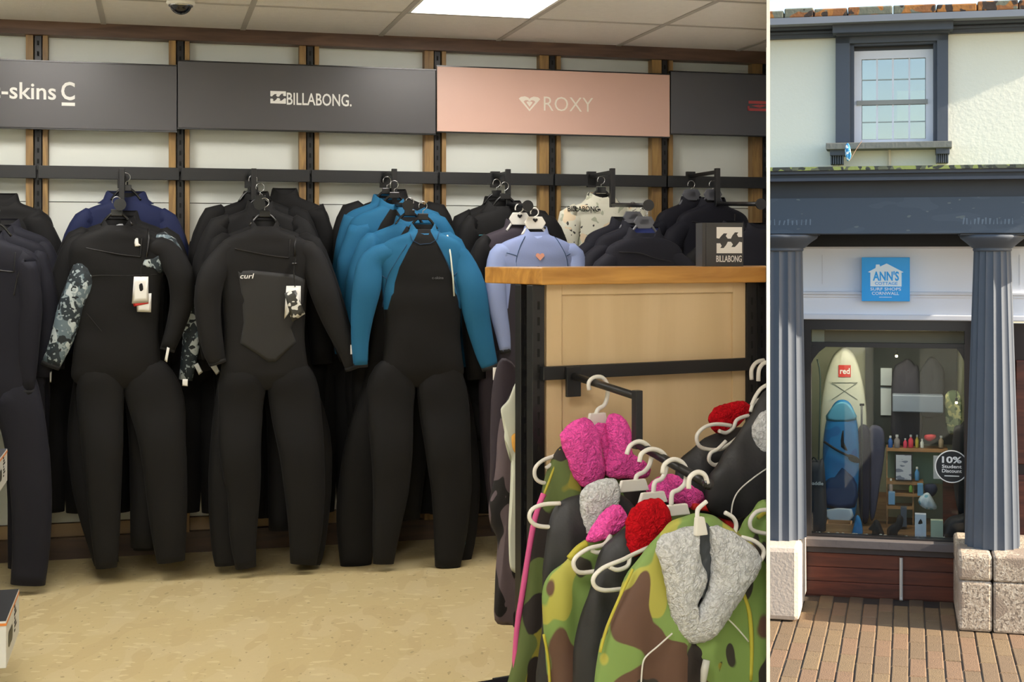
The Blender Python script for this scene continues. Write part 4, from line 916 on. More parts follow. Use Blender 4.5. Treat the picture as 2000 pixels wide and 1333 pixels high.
whanger('white hanger third on the lower bar above the red collar', -.60, (1311, 985), [('hook', [(1294, 926), (1298, 908), (1314, 898), (1331, 903), (1340, 918), (1338, 944), (1326, 957), (1313, 964), (1311, 988)]), ('arm_loop', [(1266, 1070, -.06), (1232, 1086, -.07), (1216, 1094, -.08), (1178, 1110, -.08), (1159, 1130, -.08), (1163, 1147, -.08), (1182, 1154, -.08), (1215, 1151, -.07)]), ('notch', [(1230, 1088, -.07), (1226, 1106, -.08), (1206, 1114, -.08), (1190, 1108, -.08)])], (1296, 988, 1346, 1010))
whanger('frontmost white hanger in the large grey fleece collar', -.735, (1362, 1000), [('hook', [(1345, 955), (1347, 934), (1361, 923), (1376, 928), (1382, 945)]), ('stem', [(1380, 980, -.03), (1366, 992, -.03), (1362, 1000, -.04), (1362, 1016, -.05)]), ('arm_loop', [(1416, 1002), (1432, 1012), (1438, 1028), (1432, 1048)]), ('arm_loop', [(1448, 1050, -.04), (1474, 1058, -.05), (1491, 1074, -.05), (1488, 1092, -.05), (1478, 1098, -.05)])], None)
h5 = G.p(1370, 1025, -.81); t5 = [o for o in COL.objects if o.get('label', '').startswith('frontmost white hanger')][0]
r5 = G.p(1362, 1000, -.735)
MB().prism([(h5.x-r5.x-.022, G.z(1370, 1046, -.81)-r5.z), (h5.x-r5.x+.018, G.z(1370, 1046, -.81)-r5.z), (h5.x-r5.x+.006, G.z(1370, 1010, -.81)-r5.z), (h5.x-r5.x-.018, G.z(1370, 1010, -.81)-r5.z)], -.082, -.066).build('neck_block', M['hang'], t5, bevel=.003)
whanger('white hanger with wide end loop beside the red collar on the right', -.30, (1420, 830), [('arm_loop', [(1462, 812), (1440, 820), (1432, 836), (1418, 846), (1404, 842)]), ('arm_loop', [(1428, 832), (1400, 829), (1376, 835), (1361, 852), (1366, 872), (1388, 879), (1412, 876), (1440, 856), (1455, 838)])])
whanger('lower white hanger end poking out under the wide looped one', -.33, (1400, 890), [('arm_loop', [(1418, 862), (1402, 878), (1388, 886), (1385, 900), (1396, 909), (1410, 904)])])
whanger('white hanger loop over camouflage cloth at the right edge', -.60, (1480, 1020), [('arm_loop', [(1500, 996), (1478, 1000), (1465, 1018), (1470, 1036), (1500, 1044)])])
whanger('left of the two white hooks at the right edge above the coats', -.1, (1475, 715), [('hook', [(1468, 742), (1468, 722), (1478, 708), (1492, 704)])])
whanger('right of the two white hooks at the right edge above the coats', -.14, (1490, 720), [('hook', [(1481, 745), (1482, 724), (1489, 712), (1498, 708)])])
whanger('white hanger end at right edge above leaning black coat', -.40, (1480, 780), [('arm_loop', [(1498, 752), (1486, 760), (1476, 774), (1468, 792)]), ('notch', [(1466, 805), (1472, 788), (1490, 778), (1498, 776)])])
# ---- clothes on the left end of the gondola
def gcloth(name, label, cat, yl, pts, m, thick=.012, seed=0, wr=.008):
    c = pts[0]; loc = G.p(c[0], c[1], yl)
    t = thing(name, label, cat, G, loc)
    pillow('cloth', [(G.x(a, yl)-loc.x, G.z(a, b, yl)-loc.z) for a, b in pts], m, t, thick=thick, back=thick*.7, rings=10, k=4, wr=wr, wscale=9, seed=seed)
    return t
gcloth('printed_leggings', 'dark leggings with a tropical leaf print hanging at the gondola end', 'leggings', .34, [(1010, 760), (985, 790), (972, 850), (965, 930), (955, 985), (957, 1020), (973, 1060), (970, 1130), (966, 1212), (1000, 1222), (1030, 1222), (1030, 800)], N['palm'], .03, 2)
gcloth('patterned_sleeve', 'plum sleeve of a printed top hanging above the leaf print leggings', 'top', .42, [(980, 700), (962, 760), (958, 850), (956, 940), (975, 980), (1010, 900), (1015, 740)], N['plum'], .03, 3)
gcloth('white_shirt', 'white cotton shirt hanging between the leaf print leggings and the black post', 'shirt', .24, [(1012, 742), (992, 780), (977, 800), (985, 825), (985, 860), (998, 862), (1004, 900), (999, 1000), (994, 1098), (1006, 1120), (1032, 1120), (1034, 760)], mat('pale_cloth', 'c8cdbf', .8, .04, 5), .012, 4)
gcloth('orange_garment', 'small orange and yellow garment peeping below the white shirt shoulder', 'garment', .22, [(1003, 848), (999, 862), (1002, 880), (1012, 888), (1030, 880), (1030, 845)], mat('orange_cloth', 'cf9a45', .8, .1, 20), .01, 5)
# ---- small box with emblem on the counter
bx = G.p(1379, 512, .16); zt = GT
t = thing('emblem_box', 'small dark grey display box with white wave emblem on the counter', 'box', G, (bx.x, .16, zt), rz=-_ga*.75)
hh = (518-433)*G.m(1400, .16); ww = (1452-1379)*G.m(1400, .16)*1.02
MB().box(0, ww, 0, .10, 0, hh).build('box_body', mat('dark_grey_card', '3b3c3d', .5, .05), t, bevel=.0015)
mb = MB(); wave(mb, ww*.28, hh*.30, ww*.68, hh*.60, -.002, 0); mb.build('emblem', M['print'], t)
text('BILLABONG', 'lettering', hh*.15, ww*.27, hh*.10, -.0005, M['print'], t, width=ww*.68, bold=.01)
MB().box(-.014, -.001, 0, .10, 0, hh).build('side_flap', mat('dark_grey_card', '3b3c3d', .5, .05), t)
# ---- boxes at the left edge, on a stand outside the frame
def prodbox(px, pyt, pyb, yl, dep, label):
    x1 = W.x(px, yl); z1, z0 = W.z(px, pyt, yl), W.z(px, pyb, yl); h = z1-z0; w_ = .16
    t = thing('product_box', label, 'box', W, (x1-w_, yl, z0))
    wm = mat('white_card', 'd4d6d4', .45, .02)
    MB().box(0, w_, 0, dep, 0, h).build('carton', wm, t, bevel=.0015)
    MB().box(.001, w_-.001, .001, dep-.001, h-.0005, h+.001).build('top_flap', mat('dark_card', '2a2c30', .5), t)
    MB().box(-.0006, w_+.0008, -.0008, dep+.0008, h*.90, h*.955).build('orange_band', M['orange'], t)
    # side print
    ov = [(w_, dep*(.30+.16*math.cos(a)), h*(.46+.20*math.sin(a)+.04*math.sin(3*a))) for a in [k*math.pi/8 for k in range(16)]]
    MB().add([(w_+.0012, y, z) for _, y, z in ov], [tuple(range(16))]).build('product_picture', mat('dark_print', '33352c', .5, .2, 60), t)
    for k in range(7):
        MB().box(w_, w_+.001, dep*(.60+.02*(k % 2)), dep*(.66+.05*((k*7) % 3)), h*(.84-.09*k), h*(.89-.09*k)).build('small_print', M['inside'] if 'inside' in M else N['inside'], t)
    return t
b1 = prodbox(-7, 905, 972, -2.40, .34, 'white product box with orange band at the left edge, upper one')
b2 = prodbox(12, 1214, 1306, -2.40, .44, 'white product box with orange band at bottom left, lower one')
t = thing('display_stand', 'black metal shelf stand mostly outside the left edge carrying white boxes', 'stand', W, (W.x(-10, -2.4)-.22, -2.4, 0))
zA = W.z(-7, 972, -2.4); zB = W.z(12, 1306, -2.4)
MB().box(-.2, .19, .02, .46, zA-.022, zA-.003).build('shelf', M['black'], t); MB().box(-.2, .19, .02, .46, zB-.022, zB-.003).build('shelf', M['black'], t)
for x in (-.2, -.02):
    for y in (.05, .42): MB().box(x, x+.02, y, y+.02, 0, 1.2).build('post', M['black'], t)
# ================================================================ the street side: facade of the shop across the pavement
SM = dict(
 cream=mat('cream_render', 'dfdccc', .85, .03, 1.6, .12, 30), slate=mat('slate_blue_paint', '474c56', .6, .06, 3, .05, 25), slated=mat('dark_slate_paint', '41454e', .6, .08, 4, .05, 25),
 frieze=layered('weathered_frieze_paint', '404953', [('454e58', 5, .58, 2, (.5, 1, 2)), ('5c6363', 22, .72, 5, (.4, 1, 1))], .65, .06, 30),
 rust=layered('lichen_ridge', '8a5a34', [('a06a34', 5, .5, 2, (1, 1, 1)), ('6d6d5c', 6, .57, 7, (1, 1, 1)), ('3d3128', 8, .60, 4, (1, 1, 1))], .9, .4, 25),
 lich=layered('mossy_ledge', '5c604c', [('8b9452', 9, .5, 2, (1, 1, 1)), ('3a3d36', 14, .56, 6, (1, 1, 1))], .9, .3, 30),
 wh=mat('white_timber', 'e6e6ec', .5, .02, 2), wf=mat('white_sash_paint', 'd9d8dd', .5, .03, 4),
 dk=mat('dark_brown_frame', '1f1a19', .4, .1, 6), gran=layered('granite', 'a8957f', [('bfae98', 35, .54, 1, (1, 1, 1)), ('7c6c5c', 48, .6, 4, (1, 1, 1)), ('93806d', 3, .55, 8, (1, 1, 1))], .9, .6, 60),
 smooth=mat('painted_granite', 'c2b09d', .8, .04, 4, .25, 40), plank=wood('stained_plank', '4a2318', '703826', 'x', 3, .45), ledge=mat('grey_ledge', '5f5754', .6, .08, 6, .1),
 col=mat('column_paint', '4b5058', .6, .05, 4, .05, 20), sky=mat('sign_blue', '08a0ea', .4, .01), mint=mat('mint_board', '7f9a86', .7, .02), 
 pine=wood('pine_shelf', 'a3764c', 'c1935f', 'x', 4), inr=mat('display_wall', 'a9ab95', .8, .03, 2), dfl=wood('display_floor', '6b5136', '8a6a48', 'x', 3),
)
def st(o): o['_street'] = 1; return o
def sb(name, px0, px1, py0, py1, y0, y1, m, parent=None, bevel=0, ref=None):
    """box in the facade frame; front face at local y0 spans the given pixels"""
    mid = ref or (px0+px1)/2
    o = MB().box(S.x(px0, y0), S.x(px1, y0), y0, y1, S.z(mid, py1, y0), S.z(mid, py0, y0)).build(name, m, parent, frame=None if parent else S, bevel=bevel)
    return o
PXL, PXR = 1330, 2190
CXF = 1750
fac = st(struct(sb('wall_street', PXL, PXR, 66, 325, -.12, .2, SM['cream'], ref=CXF)))
# opening for the sash window: build the wall in pieces
bpy.data.objects.remove(fac)
fac = st(struct(MB().box(S.x(PXL, -.12), S.x(1640, -.12), -.12, .2, S.z(CXF, 327, -.12), S.z(CXF, 62, -.12)).box(S.x(1848, -.12), S.x(PXR, -.12), -.12, .2, S.z(CXF, 327, -.12), S.z(CXF, 62, -.12)).box(S.x(1640, -.12), S.x(1848, -.12), -.12, .2, S.z(CXF, 327, -.12), S.z(CXF, 286, -.12)).build('wall_street', SM['cream'], frame=S)))
# eaves
ev = st(struct(sb('trim_3', PXL, PXR, 47, 68, -.20, .3, SM['slated'], ref=CXF)))
sb('moulding', PXL, PXR, 27, 40, -.52, .3, mat('eaves_light_grey', '7c7f85', .6, .05, 4), ev, ref=CXF); sb('moulding', PXL, PXR, 40, 49, -.36, .3, SM['slated'], ev, ref=CXF); sb('moulding', PXL, PXR, 56, 60, -.23, .3, SM['slate'], ev, ref=CXF)
sb('window_crown', 1626, 1862, 41, 60, -.40, .1, SM['slate'], ev, ref=CXF); sb('window_crown', 1633, 1855, 58, 66, -.30, .1, SM['slate'], ev, ref=CXF)
rg = MB(); random.seed(3); x = S.x(PXL, -.4); k = 0
xe = S.x(PXR, -.4)
while x < xe:
    w_ = random.uniform(.28, .42); h = random.uniform(-.012, .012)
    rg = MB().box(x, min(x+w_-.008, xe), -.50, .3, S.z(CXF, 27, -.5), S.z(CXF, 10, -.5)+h); x += w_
    rg.build('coping_tile', SM['rust'], ev, bevel=.012)
# window surround
x_ = lambda p, y=-.17: S.x(p, y)
win = st(struct(sb('window_1', 1668, 1824, 96, 279, .02, .12, SM['wf'], ref=CXF)))
bpy.data.objects.remove(win)
fz = lambda py, y: S.z(CXF, py, y)
def swin(mb, a, b, c, d, y0, y1): return mb.box(S.x(a, y0), S.x(b, y0), y0, y1, fz(d, y0), fz(c, y0))
mb = MB(); swin(mb, 1666, 1683, 98, 279, -.06, .04); swin(mb, 1808, 1824, 98, 279, -.06, .04); swin(mb, 1683, 1808, 98, 114, -.06, .04); swin(mb, 1683, 1808, 272, 279, -.06, .04)
win = st(struct(mb.build('window_1', SM['wf'], frame=S)))
sb('meeting_rail', 1673, 1812, 195, 204, -.075, .0, mat('rail_grey', '8c8b84', .6, .05), win, ref=CXF)
gl = glassmat('window_reflecting_glass', .30, (.8, .86, .85))
xs = [1683, 1713, 1744, 1776, 1808]
for j, (a, b) in enumerate(((114, 196), (204, 272))):
    yy = -.03 if j == 0 else -.045
    for i in range(4):
        for (c, d) in (((a, (a+b)/2), ((a+b)/2, b))):
            sb('pane', xs[i]+1, xs[i+1]-1, c+.6, d-.6, yy+.006, yy+.009, gl, win, ref=CXF)
    for i in (1, 2, 3): sb('glazing_bar', xs[i]-1.7, xs[i]+1.7, a, b, yy-.008, yy+.02, SM['wf'], win, ref=CXF)
    sb('glazing_bar', 1683, 1808, (a+b)/2-1, (a+b)/2+1, yy-.006, yy+.02, mat('bar_grey_green', '9fa8a3', .6), win, ref=CXF)
ro = MB(); swin(ro, 1640, 1848, 60, 300, 1.1, 1.15); ro.box(S.x(1640), S.x(1640)+.02, .2, 1.1, fz(300, 0), fz(60, 0)); ro.box(S.x(1848)-.02, S.x(1848), .2, 1.1, fz(300, 0), fz(60, 0)); ro.box(S.x(1640), S.x(1848), .2, 1.1, fz(300, 0), fz(296, 0)); ro.box(S.x(1640), S.x(1848), .2, 1.1, fz(64, 0), fz(60, 0))
ro.build('room_behind', mat('pale_room', 'a3aaa7', .9, .05, 2), win)
sb('curtain', 1684, 1711, 112, 274, .10, .12, mat('pale_curtain', 'bfc6cf', .9, .04, 4), win, ref=CXF)
for a, b, c, d in ((1752, 1806, 178, 236),): sb('yellow_reflection', a, b, c, d, .22, .23, mat('pale_yellow_reflection', 'e8dd9a', .8, .02), win, ref=CXF)  # yellow board painted as a sunlit building mirrored in the glass
sr = MB(); 
sur = st(thing('window_surround', 'slate blue moulded surround around the upstairs sash window', 'window surround', S, (0, -.12, 0)))
def sp(name, a, b, c, d, y0, y1, m, root, oy, bevel=0):
    return MB().box(S.x(a, y0), S.x(b, y0), y0-oy, y1-oy, fz(d, y0), fz(c, y0)).build(name, m, root, bevel=bevel)
sp('left_jamb', 1632, 1660, 62, 277, -.20, .0, SM['slate'], sur, -.12, .004); sp('right_jamb', 1830, 1852, 62, 277, -.20, .0, SM['slate'], sur, -.12, .004); sp('lintel', 1632, 1852, 62, 82, -.20, .0, SM['slate'], sur, -.12, .004)
sp('inner_moulding', 1660, 1668, 80, 277, -.16, .0, SM['slated'], sur, -.12); sp('inner_moulding', 1823, 1830, 80, 277, -.16, .0, SM['slated'], sur, -.12); sp('inner_moulding', 1660, 1830, 80, 87, -.16, .0, SM['slated'], sur, -.12); sp('shadow_board', 1668, 1823, 87, 99, -.05, .02, SM['dk'], sur, -.12)
sil = st(thing('window_sill', 'grey stone sill on two ribbed brackets under the upstairs window', 'window sill', S, (0, -.12, 0)))
sp('sill', 1613, 1860, 277, 290, -.36, -.115, mat('sill_grey', '6e6e68', .8, .08, 6, .2), sil, -.12, .006)
for a, b in ((1621, 1650), (1828, 1855)):
    sp('bracket', a, b, 289, 302, -.32, -.115, SM['slated'], sil, -.12, .004)
    for k in range(6): sp('rib', a+1+k*(b-a-2)/6, a+1+(k+.6)*(b-a-2)/6, 302, 319, -.28, -.115, SM['slate'], sil, -.12)
bk = S.p(1656, 300, -.40); rag = st(thing('blue_cloth_scrap', 'crumpled blue and white scrap with string hanging at the left sill bracket', 'cloth', S, (bk.x, -.40, bk.z)))
mm = S.m(1656, -.4)
pillow('scrap', [(-.02, .08), (.0, .10), (.022, .06), (.03, .0), (.025, -.05), (.0, -.075), (-.02, -.04), (-.028, .02)], layered('blue_white_scrap', '3f8cc0', [('d5dde0', 30, .56, 2, (1, 1, 1))], .8), rag, thick=.02, back=.02, rings=6, wr=.01, wscale=30)
MB().tube([(.02, 0, -.06), (.09, .01, .06), (.13, .02, .12)], .003, 5).build('string', mat('tan_string', 'a5826a', .8), rag)
pp_ = st(tag(MB().tube([tuple(S.p(1737, 291, -.16)), tuple(S.p(1737, 323, -.16))], .014, 8).build('waste_pipe', mat('pale_pipe', 'cbbda6', .6, .03), frame=S), 'short pale pipe coming down below the upstairs window sill', 'pipe'))
# entablature
en = st(struct(sb('trim_4', PXL, PXR, 386, 456, -.86, .0, SM['frieze'], ref=CXF)))
sb('cornice', PXL, PXR, 324, 331, -1.05, .0, SM['lich'], en, ref=CXF); sb('cornice', PXL, PXR, 331, 338, -1.02, .0, SM['slated'], en, ref=CXF); sb('cornice', PXL, PXR, 338, 346, -.98, .0, mat('cornice_dark', '2f3238', .6, .08), en, ref=CXF)
sb('cornice', PXL, PXR, 346, 352, -1.0, .0, SM['slated'], en, ref=CXF); sb('frieze_board', PXL, PXR, 352, 388, -.84, .0, mat('frieze_shadow_paint', '33363b', .65, .08, 3), en, ref=CXF);  # frieze coloured dark to hold the shadow under the cornice
sb('soffit_shade_strip', PXL, PXR, 455, 482, -.10, .05, mat('soffit_shade_paint', '1c1d20', .7, .1), en, ref=CXF)  # dark strip painting in the shaded underside of the beam
random.seed(11)
for c0, nm in ((1538, 12), (1932, 14)):
    for k in range(nm):
        p = c0-52+k*(104/nm)
        hgt = random.uniform(9, 13)
        MB().add([(S.x(p, -.862), -.862, fz(439, -.862)), (S.x(p+2.2, -.862), -.862, fz(439, -.862)), (S.x(p+random.uniform(1, 5), -.862), -.862, fz(439-hgt, -.862)), (S.x(p+random.uniform(-1, 2), -.862), -.862, fz(439-hgt, -.862))], [(0, 1, 2, 3)]).build('worn_letter_mark', mat('worn_mark', '66717b', .8), en)
# white fascia
fa = st(struct(sb('trim_5', PXL, PXR, 481, 626, -.03, .12, SM['wh'], ref=CXF)))
sb('moulding', PXL, PXR, 570, 577, -.075, .0, SM['wf'], fa, bevel=.01, ref=CXF); sb('moulding', PXL, PXR, 577, 581, -.05, .0, SM['wh'], fa, ref=CXF); sb('moulding', PXL, PXR, 615, 626, -.06, .0, SM['wf'], fa, bevel=.01, ref=CXF); sb('moulding', PXL, PXR, 481, 486, -.05, .0, SM['wf'], fa, ref=CXF)
for p in (1606, 1992): sb('panel_edge', p-1, p+1, 498, 556, -.035, .0, SM['wf'], fa, ref=CXF)
# blue sign
sg = st(thing('shop_sign', 'square bright blue sign with white house shape and lettering', 'sign', S, (S.x(1683, -.16), -.16, fz(589, -.16))))
sw = S.x(1777, -.16)-S.x(1683, -.16); sh = fz(503, -.16)-fz(589, -.16)
def q_(px, py): return ((px-1683)/94*sw, (589-py)/86*sh)
MB().box(0, sw, 0, .12, 0, sh).build('panel', SM['sky'], sg, bevel=.003)
wp = mat('sign_white', 'e9f2f7', .5, 0)
MB().prism([q_(*p) for p in ((1695, 532), (1710, 524), (1711, 517), (1718, 517), (1719, 521), (1732, 515), (1765, 532), (1761, 533), (1761, 560), (1700, 560), (1700, 533))], -.004, 0).build('house_shape', wp, sg)
def stx(body, a, b, c, d, m, bold=0.0, y=-.004):
    p0 = q_(a, d); text(body, 'lettering', (d-c)/86*sh, p0[0], p0[1], y, m, sg, width=(b-a)/94*sw, bold=bold)
stx("ANN'S", 1705, 1756, 530, 549, SM['sky'], .03); stx('COTTAGE', 1709, 1753, 551, 557, SM['sky'], .01); stx('SURF SHOPS', 1700, 1760, 562, 568, wp, .01, 0); stx('CORNWALL', 1703, 1756, 570.5, 576.5, wp, .01, 0); MB().box(*(q_(1717, 0)[0], q_(1742, 0)[0], -.002, 0, q_(0, 581.5)[1], q_(0, 580.5)[1])).build('thin_line', wp, sg)
# shop window: frame
WB = 1060
mb = MB()
def wbx(mb, a, b, c, d, y0, y1): return mb.box(S.x(a, y0), S.x(b, y0), y0, y1, fz(d, y0), fz(c, y0))
wbx(mb, 1566, 1584, 626, WB, -.02, .12); wbx(mb, 1884, 1900, 626, WB, -.02, .12); wbx(mb, 1584, 1884, 626, 646, -.02, .12); wbx(mb, 1584, 1884, 671, 680, .0, .12); wbx(mb, 1584, 1884, 1052, WB, -.02, .12)
wn = st(struct(mb.build('window_2', SM['dk'], frame=S)))
def tri(pts, y0, y1, m, nm): MB().prism([(S.x(a, y0), fz(b, y0)) for a, b in pts], y0, y1).build(nm, m, wn)
tri([(1583, 679), (1614, 679), (1600, 690), (1589, 704), (1583, 716)], -.01, .1, SM['dk'], 'corner_bracket'); tri([(1885, 679), (1868, 679), (1876, 690), (1885, 706)], -.01, .1, SM['dk'], 'corner_bracket')
sb('blind_box', 1586, 1884, 647, 670, .10, .14, mat('olive_blind', '6c6450', .8, .05, 3), wn, ref=CXF); sb('blind_box', 1586, 1610, 647, 670, .09, .10, mat('pale_blind', '8f8d76', .8, .03), wn, ref=CXF)
sg2 = glassmat('shop_glass', .02, (.86, .9, .9))
sb('shop_pane', 1584, 1884, 680, 1052, .05, .056, sg2, wn, ref=CXF)
# display interior
DI = .12; DB = 1.3
zf = fz(1052, .12); zc = fz(646, .12)
mb = MB(); x0, x1 = S.x(1575, .12)-.2, S.x(1893, .12)+.2
di = st(struct(MB().box(x0-.1, x1+.1, DB, DB+.05, zf-.05, zc+.05).build('wall_display', SM['inr'], frame=S)))
st(struct(MB().box(x0-.1, x0-.05, .13, DB, zf, zc).build('wall_display_left', SM['inr'], frame=S))); st(struct(MB().box(x1+.05, x1+.1, .13, DB, zf, zc).build('wall_display_right', SM['inr'], frame=S)))
st(struct(MB().box(x0-.1, x1+.1, .13, DB, zf-.05, zf-.001).build('floor_display', SM['dfl'], frame=S))); st(struct(MB().box(x0-.1, x1+.1, .13, DB, zc, zc+.04).build('ceiling_display', SM['inr'], frame=S)))
tl = st(thing('display_fill_light', 'slim fill strip light added above the shop window display', 'lamp', S, ((x0+x1)/2, .30, zc-.02)))  # unseen strip added to brighten the window display
MB().box(-.6, .6, -.05, .05, -.01, .02).build('housing', M['white'], tl); MB().box(-.58, .58, -.045, .045, -.014, -.010).build('tube', emat('fill_strip_glow', 'ffeed2', 60), tl)
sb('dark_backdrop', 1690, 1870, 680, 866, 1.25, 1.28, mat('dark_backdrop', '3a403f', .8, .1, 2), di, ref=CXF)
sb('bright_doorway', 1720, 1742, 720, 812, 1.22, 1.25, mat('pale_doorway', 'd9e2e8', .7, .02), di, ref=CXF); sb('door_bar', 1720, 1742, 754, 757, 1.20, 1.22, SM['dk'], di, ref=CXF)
# pieces in the window
def item(name, label, cat, px, py, yl, fn, group=None):
    loc = S.p(px, py, yl); t = st(thing(name, label, cat, S, (loc.x, yl, loc.z), group))
    L = lambda pts, y=yl: [(S.x(a, y)-loc.x, S.z(CXF, b, y)-loc.z+S.z(CXF, py, yl)-S.z(CXF, py, yl)) for a, b in pts]
    L = lambda pts, y=yl: [(S.x(a, y)-loc.x, S.z(a, b, y)-loc.z) for a, b in pts]
    fn(t, L); return t
def ibox(mb, L, a, b, c, d, y0, y1, yy=None):
    P = L([(a, d), (b, c)]); return mb.box(P[0][0], P[1][0], y0, y1, P[0][1], P[1][1])
def f(t, L):
    pillow('board', L([(1605, 1015), (1598, 900), (1606, 770), (1622, 705), (1640, 682), (1656, 680), (1672, 700), (1685, 745), (1693, 810), (1692, 900), (1684, 1015)]), mat('pale_board', 'c3c4b2', .4, .02), t, thick=.05, back=.04, rings=8, p=5)
    o = MB(); ibox(o, L, 1638, 1662, 713, 736, -.056, -.05); o.build('red_square', mat('logo_red', 'c2352c', .5), t)
    P = L([(1641, 730), (1660, 718)]); text('red', 'lettering', (P[1][1]-P[0][1])*.95, P[0][0], P[0][1], -.056, M['print'], t, width=P[1][0]-P[0][0], bold=.02)
    for a in ([(1625, 747), (1675, 780)], [(1675, 747), (1625, 780)], [(1625, 747), (1675, 747)]): MB().tube([(x, -.055, z) for x, z in L(a)], .003, 5).build('bungee_cord', mat('cord_grey', '6f7468', .7), t)
item('paddleboard', 'tall pale cream paddleboard with red logo standing in the shop window', 'paddleboard', 1645, 1015, .85, f)
def f(t, L):
    bm_ = layered('blue_board_print', '1672ad', [('0f5c98', 2.5, .55, 3, (1, 1, 1))], .4)
    pillow('board', L([(1617, 1022), (1609, 960), (1607, 880), (1613, 825), (1628, 790), (1645, 781), (1662, 790), (1674, 825), (1678, 880), (1676, 960), (1664, 1022)]), bm_, t, thick=.05, back=.04, rings=8, p=5)
    pillow('pale_nose', L([(1614, 820), (1628, 792), (1645, 784), (1661, 792), (1672, 820)]), mat('light_blue_board', '4f96b4', .4), t, thick=.004, back=0, y0=-.048, rings=3, k=3)
    pillow('dark_pattern', L([(1611, 990), (1612, 940), (1630, 930), (1645, 910), (1660, 925), (1674, 945), (1670, 990)]), mat('deep_blue_board', '123560', .4), t, thick=.004, back=0, y0=-.049, rings=3, k=2)
    pillow('white_tail', L([(1612, 995), (1664, 993), (1660, 1020), (1620, 1018)]), mat('tail_white', 'b9c4cc', .4), t, thick=.004, back=0, y0=-.05, rings=3, k=2)
    pillow('print_mark', L([(1644, 848), (1648, 840), (1649, 868), (1656, 880), (1643, 872)]), N['inside'], t, thick=.002, back=0, y0=-.052, rings=2, k=2)
item('paddleboard', 'bright blue paddleboard with white tail standing before the cream board', 'paddleboard', 1645, 1022, .62, f)
def f(t, L):
    P = smoothpath([(x, 0, z) for x, z in L([(1609, 863), (1635, 880), (1665, 895)])], 3); MB().tube(P, .012, 8).build('shaft', N['inside'], t, smooth=True)
    pillow('blade', L([(1658, 888), (1675, 894), (1680, 904), (1668, 904), (1658, 898)]), N['inside'], t, thick=.01, back=.01, rings=4)
item('paddle', 'dark paddle leaning slantwise across the blue paddleboard', 'paddle', 1635, 880, .54, f)
def f(t, L):
    P = smoothpath([(x, 0, z) for x, z in L([(1596, 702), (1602, 740), (1600, 860), (1597, 960)])], 3); MB().tube(P, .008, 8).build('shaft', mat('dark_green_shaft', '3a4a42', .4), t, smooth=True)
item('paddle', 'thin dark paddle shaft standing left of the cream paddleboard', 'paddle', 1598, 1040, .75, f)
def f(t, L):
    P = [(x, 0, z) for x, z in L([(1683, 792), (1683, 850), (1683, 1035)])]; MB().tube(P, .010, 8).build('shaft', mat('grey_shaft', '3c4143', .4), t, smooth=True)
    MB().tube([(x, 0, z) for x, z in L([(1679, 791), (1688, 791)])], .012, 8).build('grip', N['inside'], t, smooth=True)
item('paddle', 'grey paddle with T shaped grip right of the blue paddleboard', 'paddle', 1683, 1040, .5, f)
def f(t, L):
    pillow('bag_body', L([(1566, 1046), (1569, 905), (1580, 899), (1600, 899), (1610, 908), (1612, 1046)]), mat('black_bag_cloth', '1d1e25', .7, .1), t, thick=.12, back=.08, rings=8, p=5, k=3)
    P = L([(1569, 949), (1581, 936)]); MB().box(P[0][0], P[1][0], -.128, -.118, P[0][1], P[1][1]).build('red_patch', mat('logo_red', 'c2352c', .5), t)
    P = L([(1583, 946), (1609, 938)]); text('paddle', 'lettering', P[1][1]-P[0][1], P[0][0], P[0][1], -.12, M['print'], t, width=P[1][0]-P[0][0])
    MB().tube(smoothpath([(x, -.05, z) for x, z in L([(1582, 903), (1590, 893), (1598, 903)])], 4), .008, 6).build('handle', N['inside'], t)
item('board_bag', 'tall black board bag with red patch in the window corner', 'bag', 1590, 1046, .36, f)
def f(t, L):
    for k in range(3):
        o = MB(); ibox(o, L, 1614, 1664, 1023+k*9, 1030+k*9, -.08, -.06); o.build('slat', SM['pine'], t)
    for a in (1614, 1661): o = MB(); ibox(o, L, a, a+3, 1022, 1049, -.06, .12); o.build('side', SM['pine'], t)
    o = MB(); ibox(o, L, 1614, 1664, 1022, 1049, .12, .135); o.build('back', SM['pine'], t)
item('wooden_crate', 'slatted wooden crate below the blue paddleboard', 'crate', 1640, 1049, .42, f)
item('blue_cloth', 'bright blue cloth hanging over the crate end', 'cloth', 1675, 1048, .30, lambda t, L: pillow('cloth', L([(1672, 1008), (1680, 1012), (1685, 1046), (1664, 1048), (1668, 1025)]), mat('blue_cloth', '2273a8', .8), t, thick=.03, back=.02, rings=5, wr=.01, wscale=20))
item('navy_trousers', 'dark navy trousers hanging in the window right of the blue board', 'trousers', 1687, 840, .70, lambda t, L: pillow('cloth', L([(1676, 838), (1697, 836), (1700, 900), (1697, 1012), (1680, 1010), (1674, 900)]), mat('navy_cloth', '1e2136', .85), t, thick=.03, back=.02, rings=6, wr=.01, wscale=12, p=5))
item('grey_trousers', 'slate grey trousers hanging beside the navy pair in the window', 'trousers', 1710, 838, .74, lambda t, L: pillow('cloth', L([(1698, 836), (1724, 838), (1728, 880), (1720, 940), (1708, 1010), (1699, 1005), (1700, 900)]), mat('slate_cloth', '43455a', .85), t, thick=.03, back=.02, rings=6, wr=.01, wscale=12, p=5))
item('hooded_jacket', 'dark hooded jacket hanging high left in the shop window', 'jacket', 1765, 810, 1.0, lambda t, L: pillow('cloth', L([(1741, 800), (1741, 760), (1746, 718), (1762, 706), (1774, 701), (1786, 712), (1796, 730), (1798, 860), (1745, 862)]), mat('dark_jacket', '35343f', .85), t, thick=.06, back=.04, rings=7, wr=.012, wscale=9, p=4))
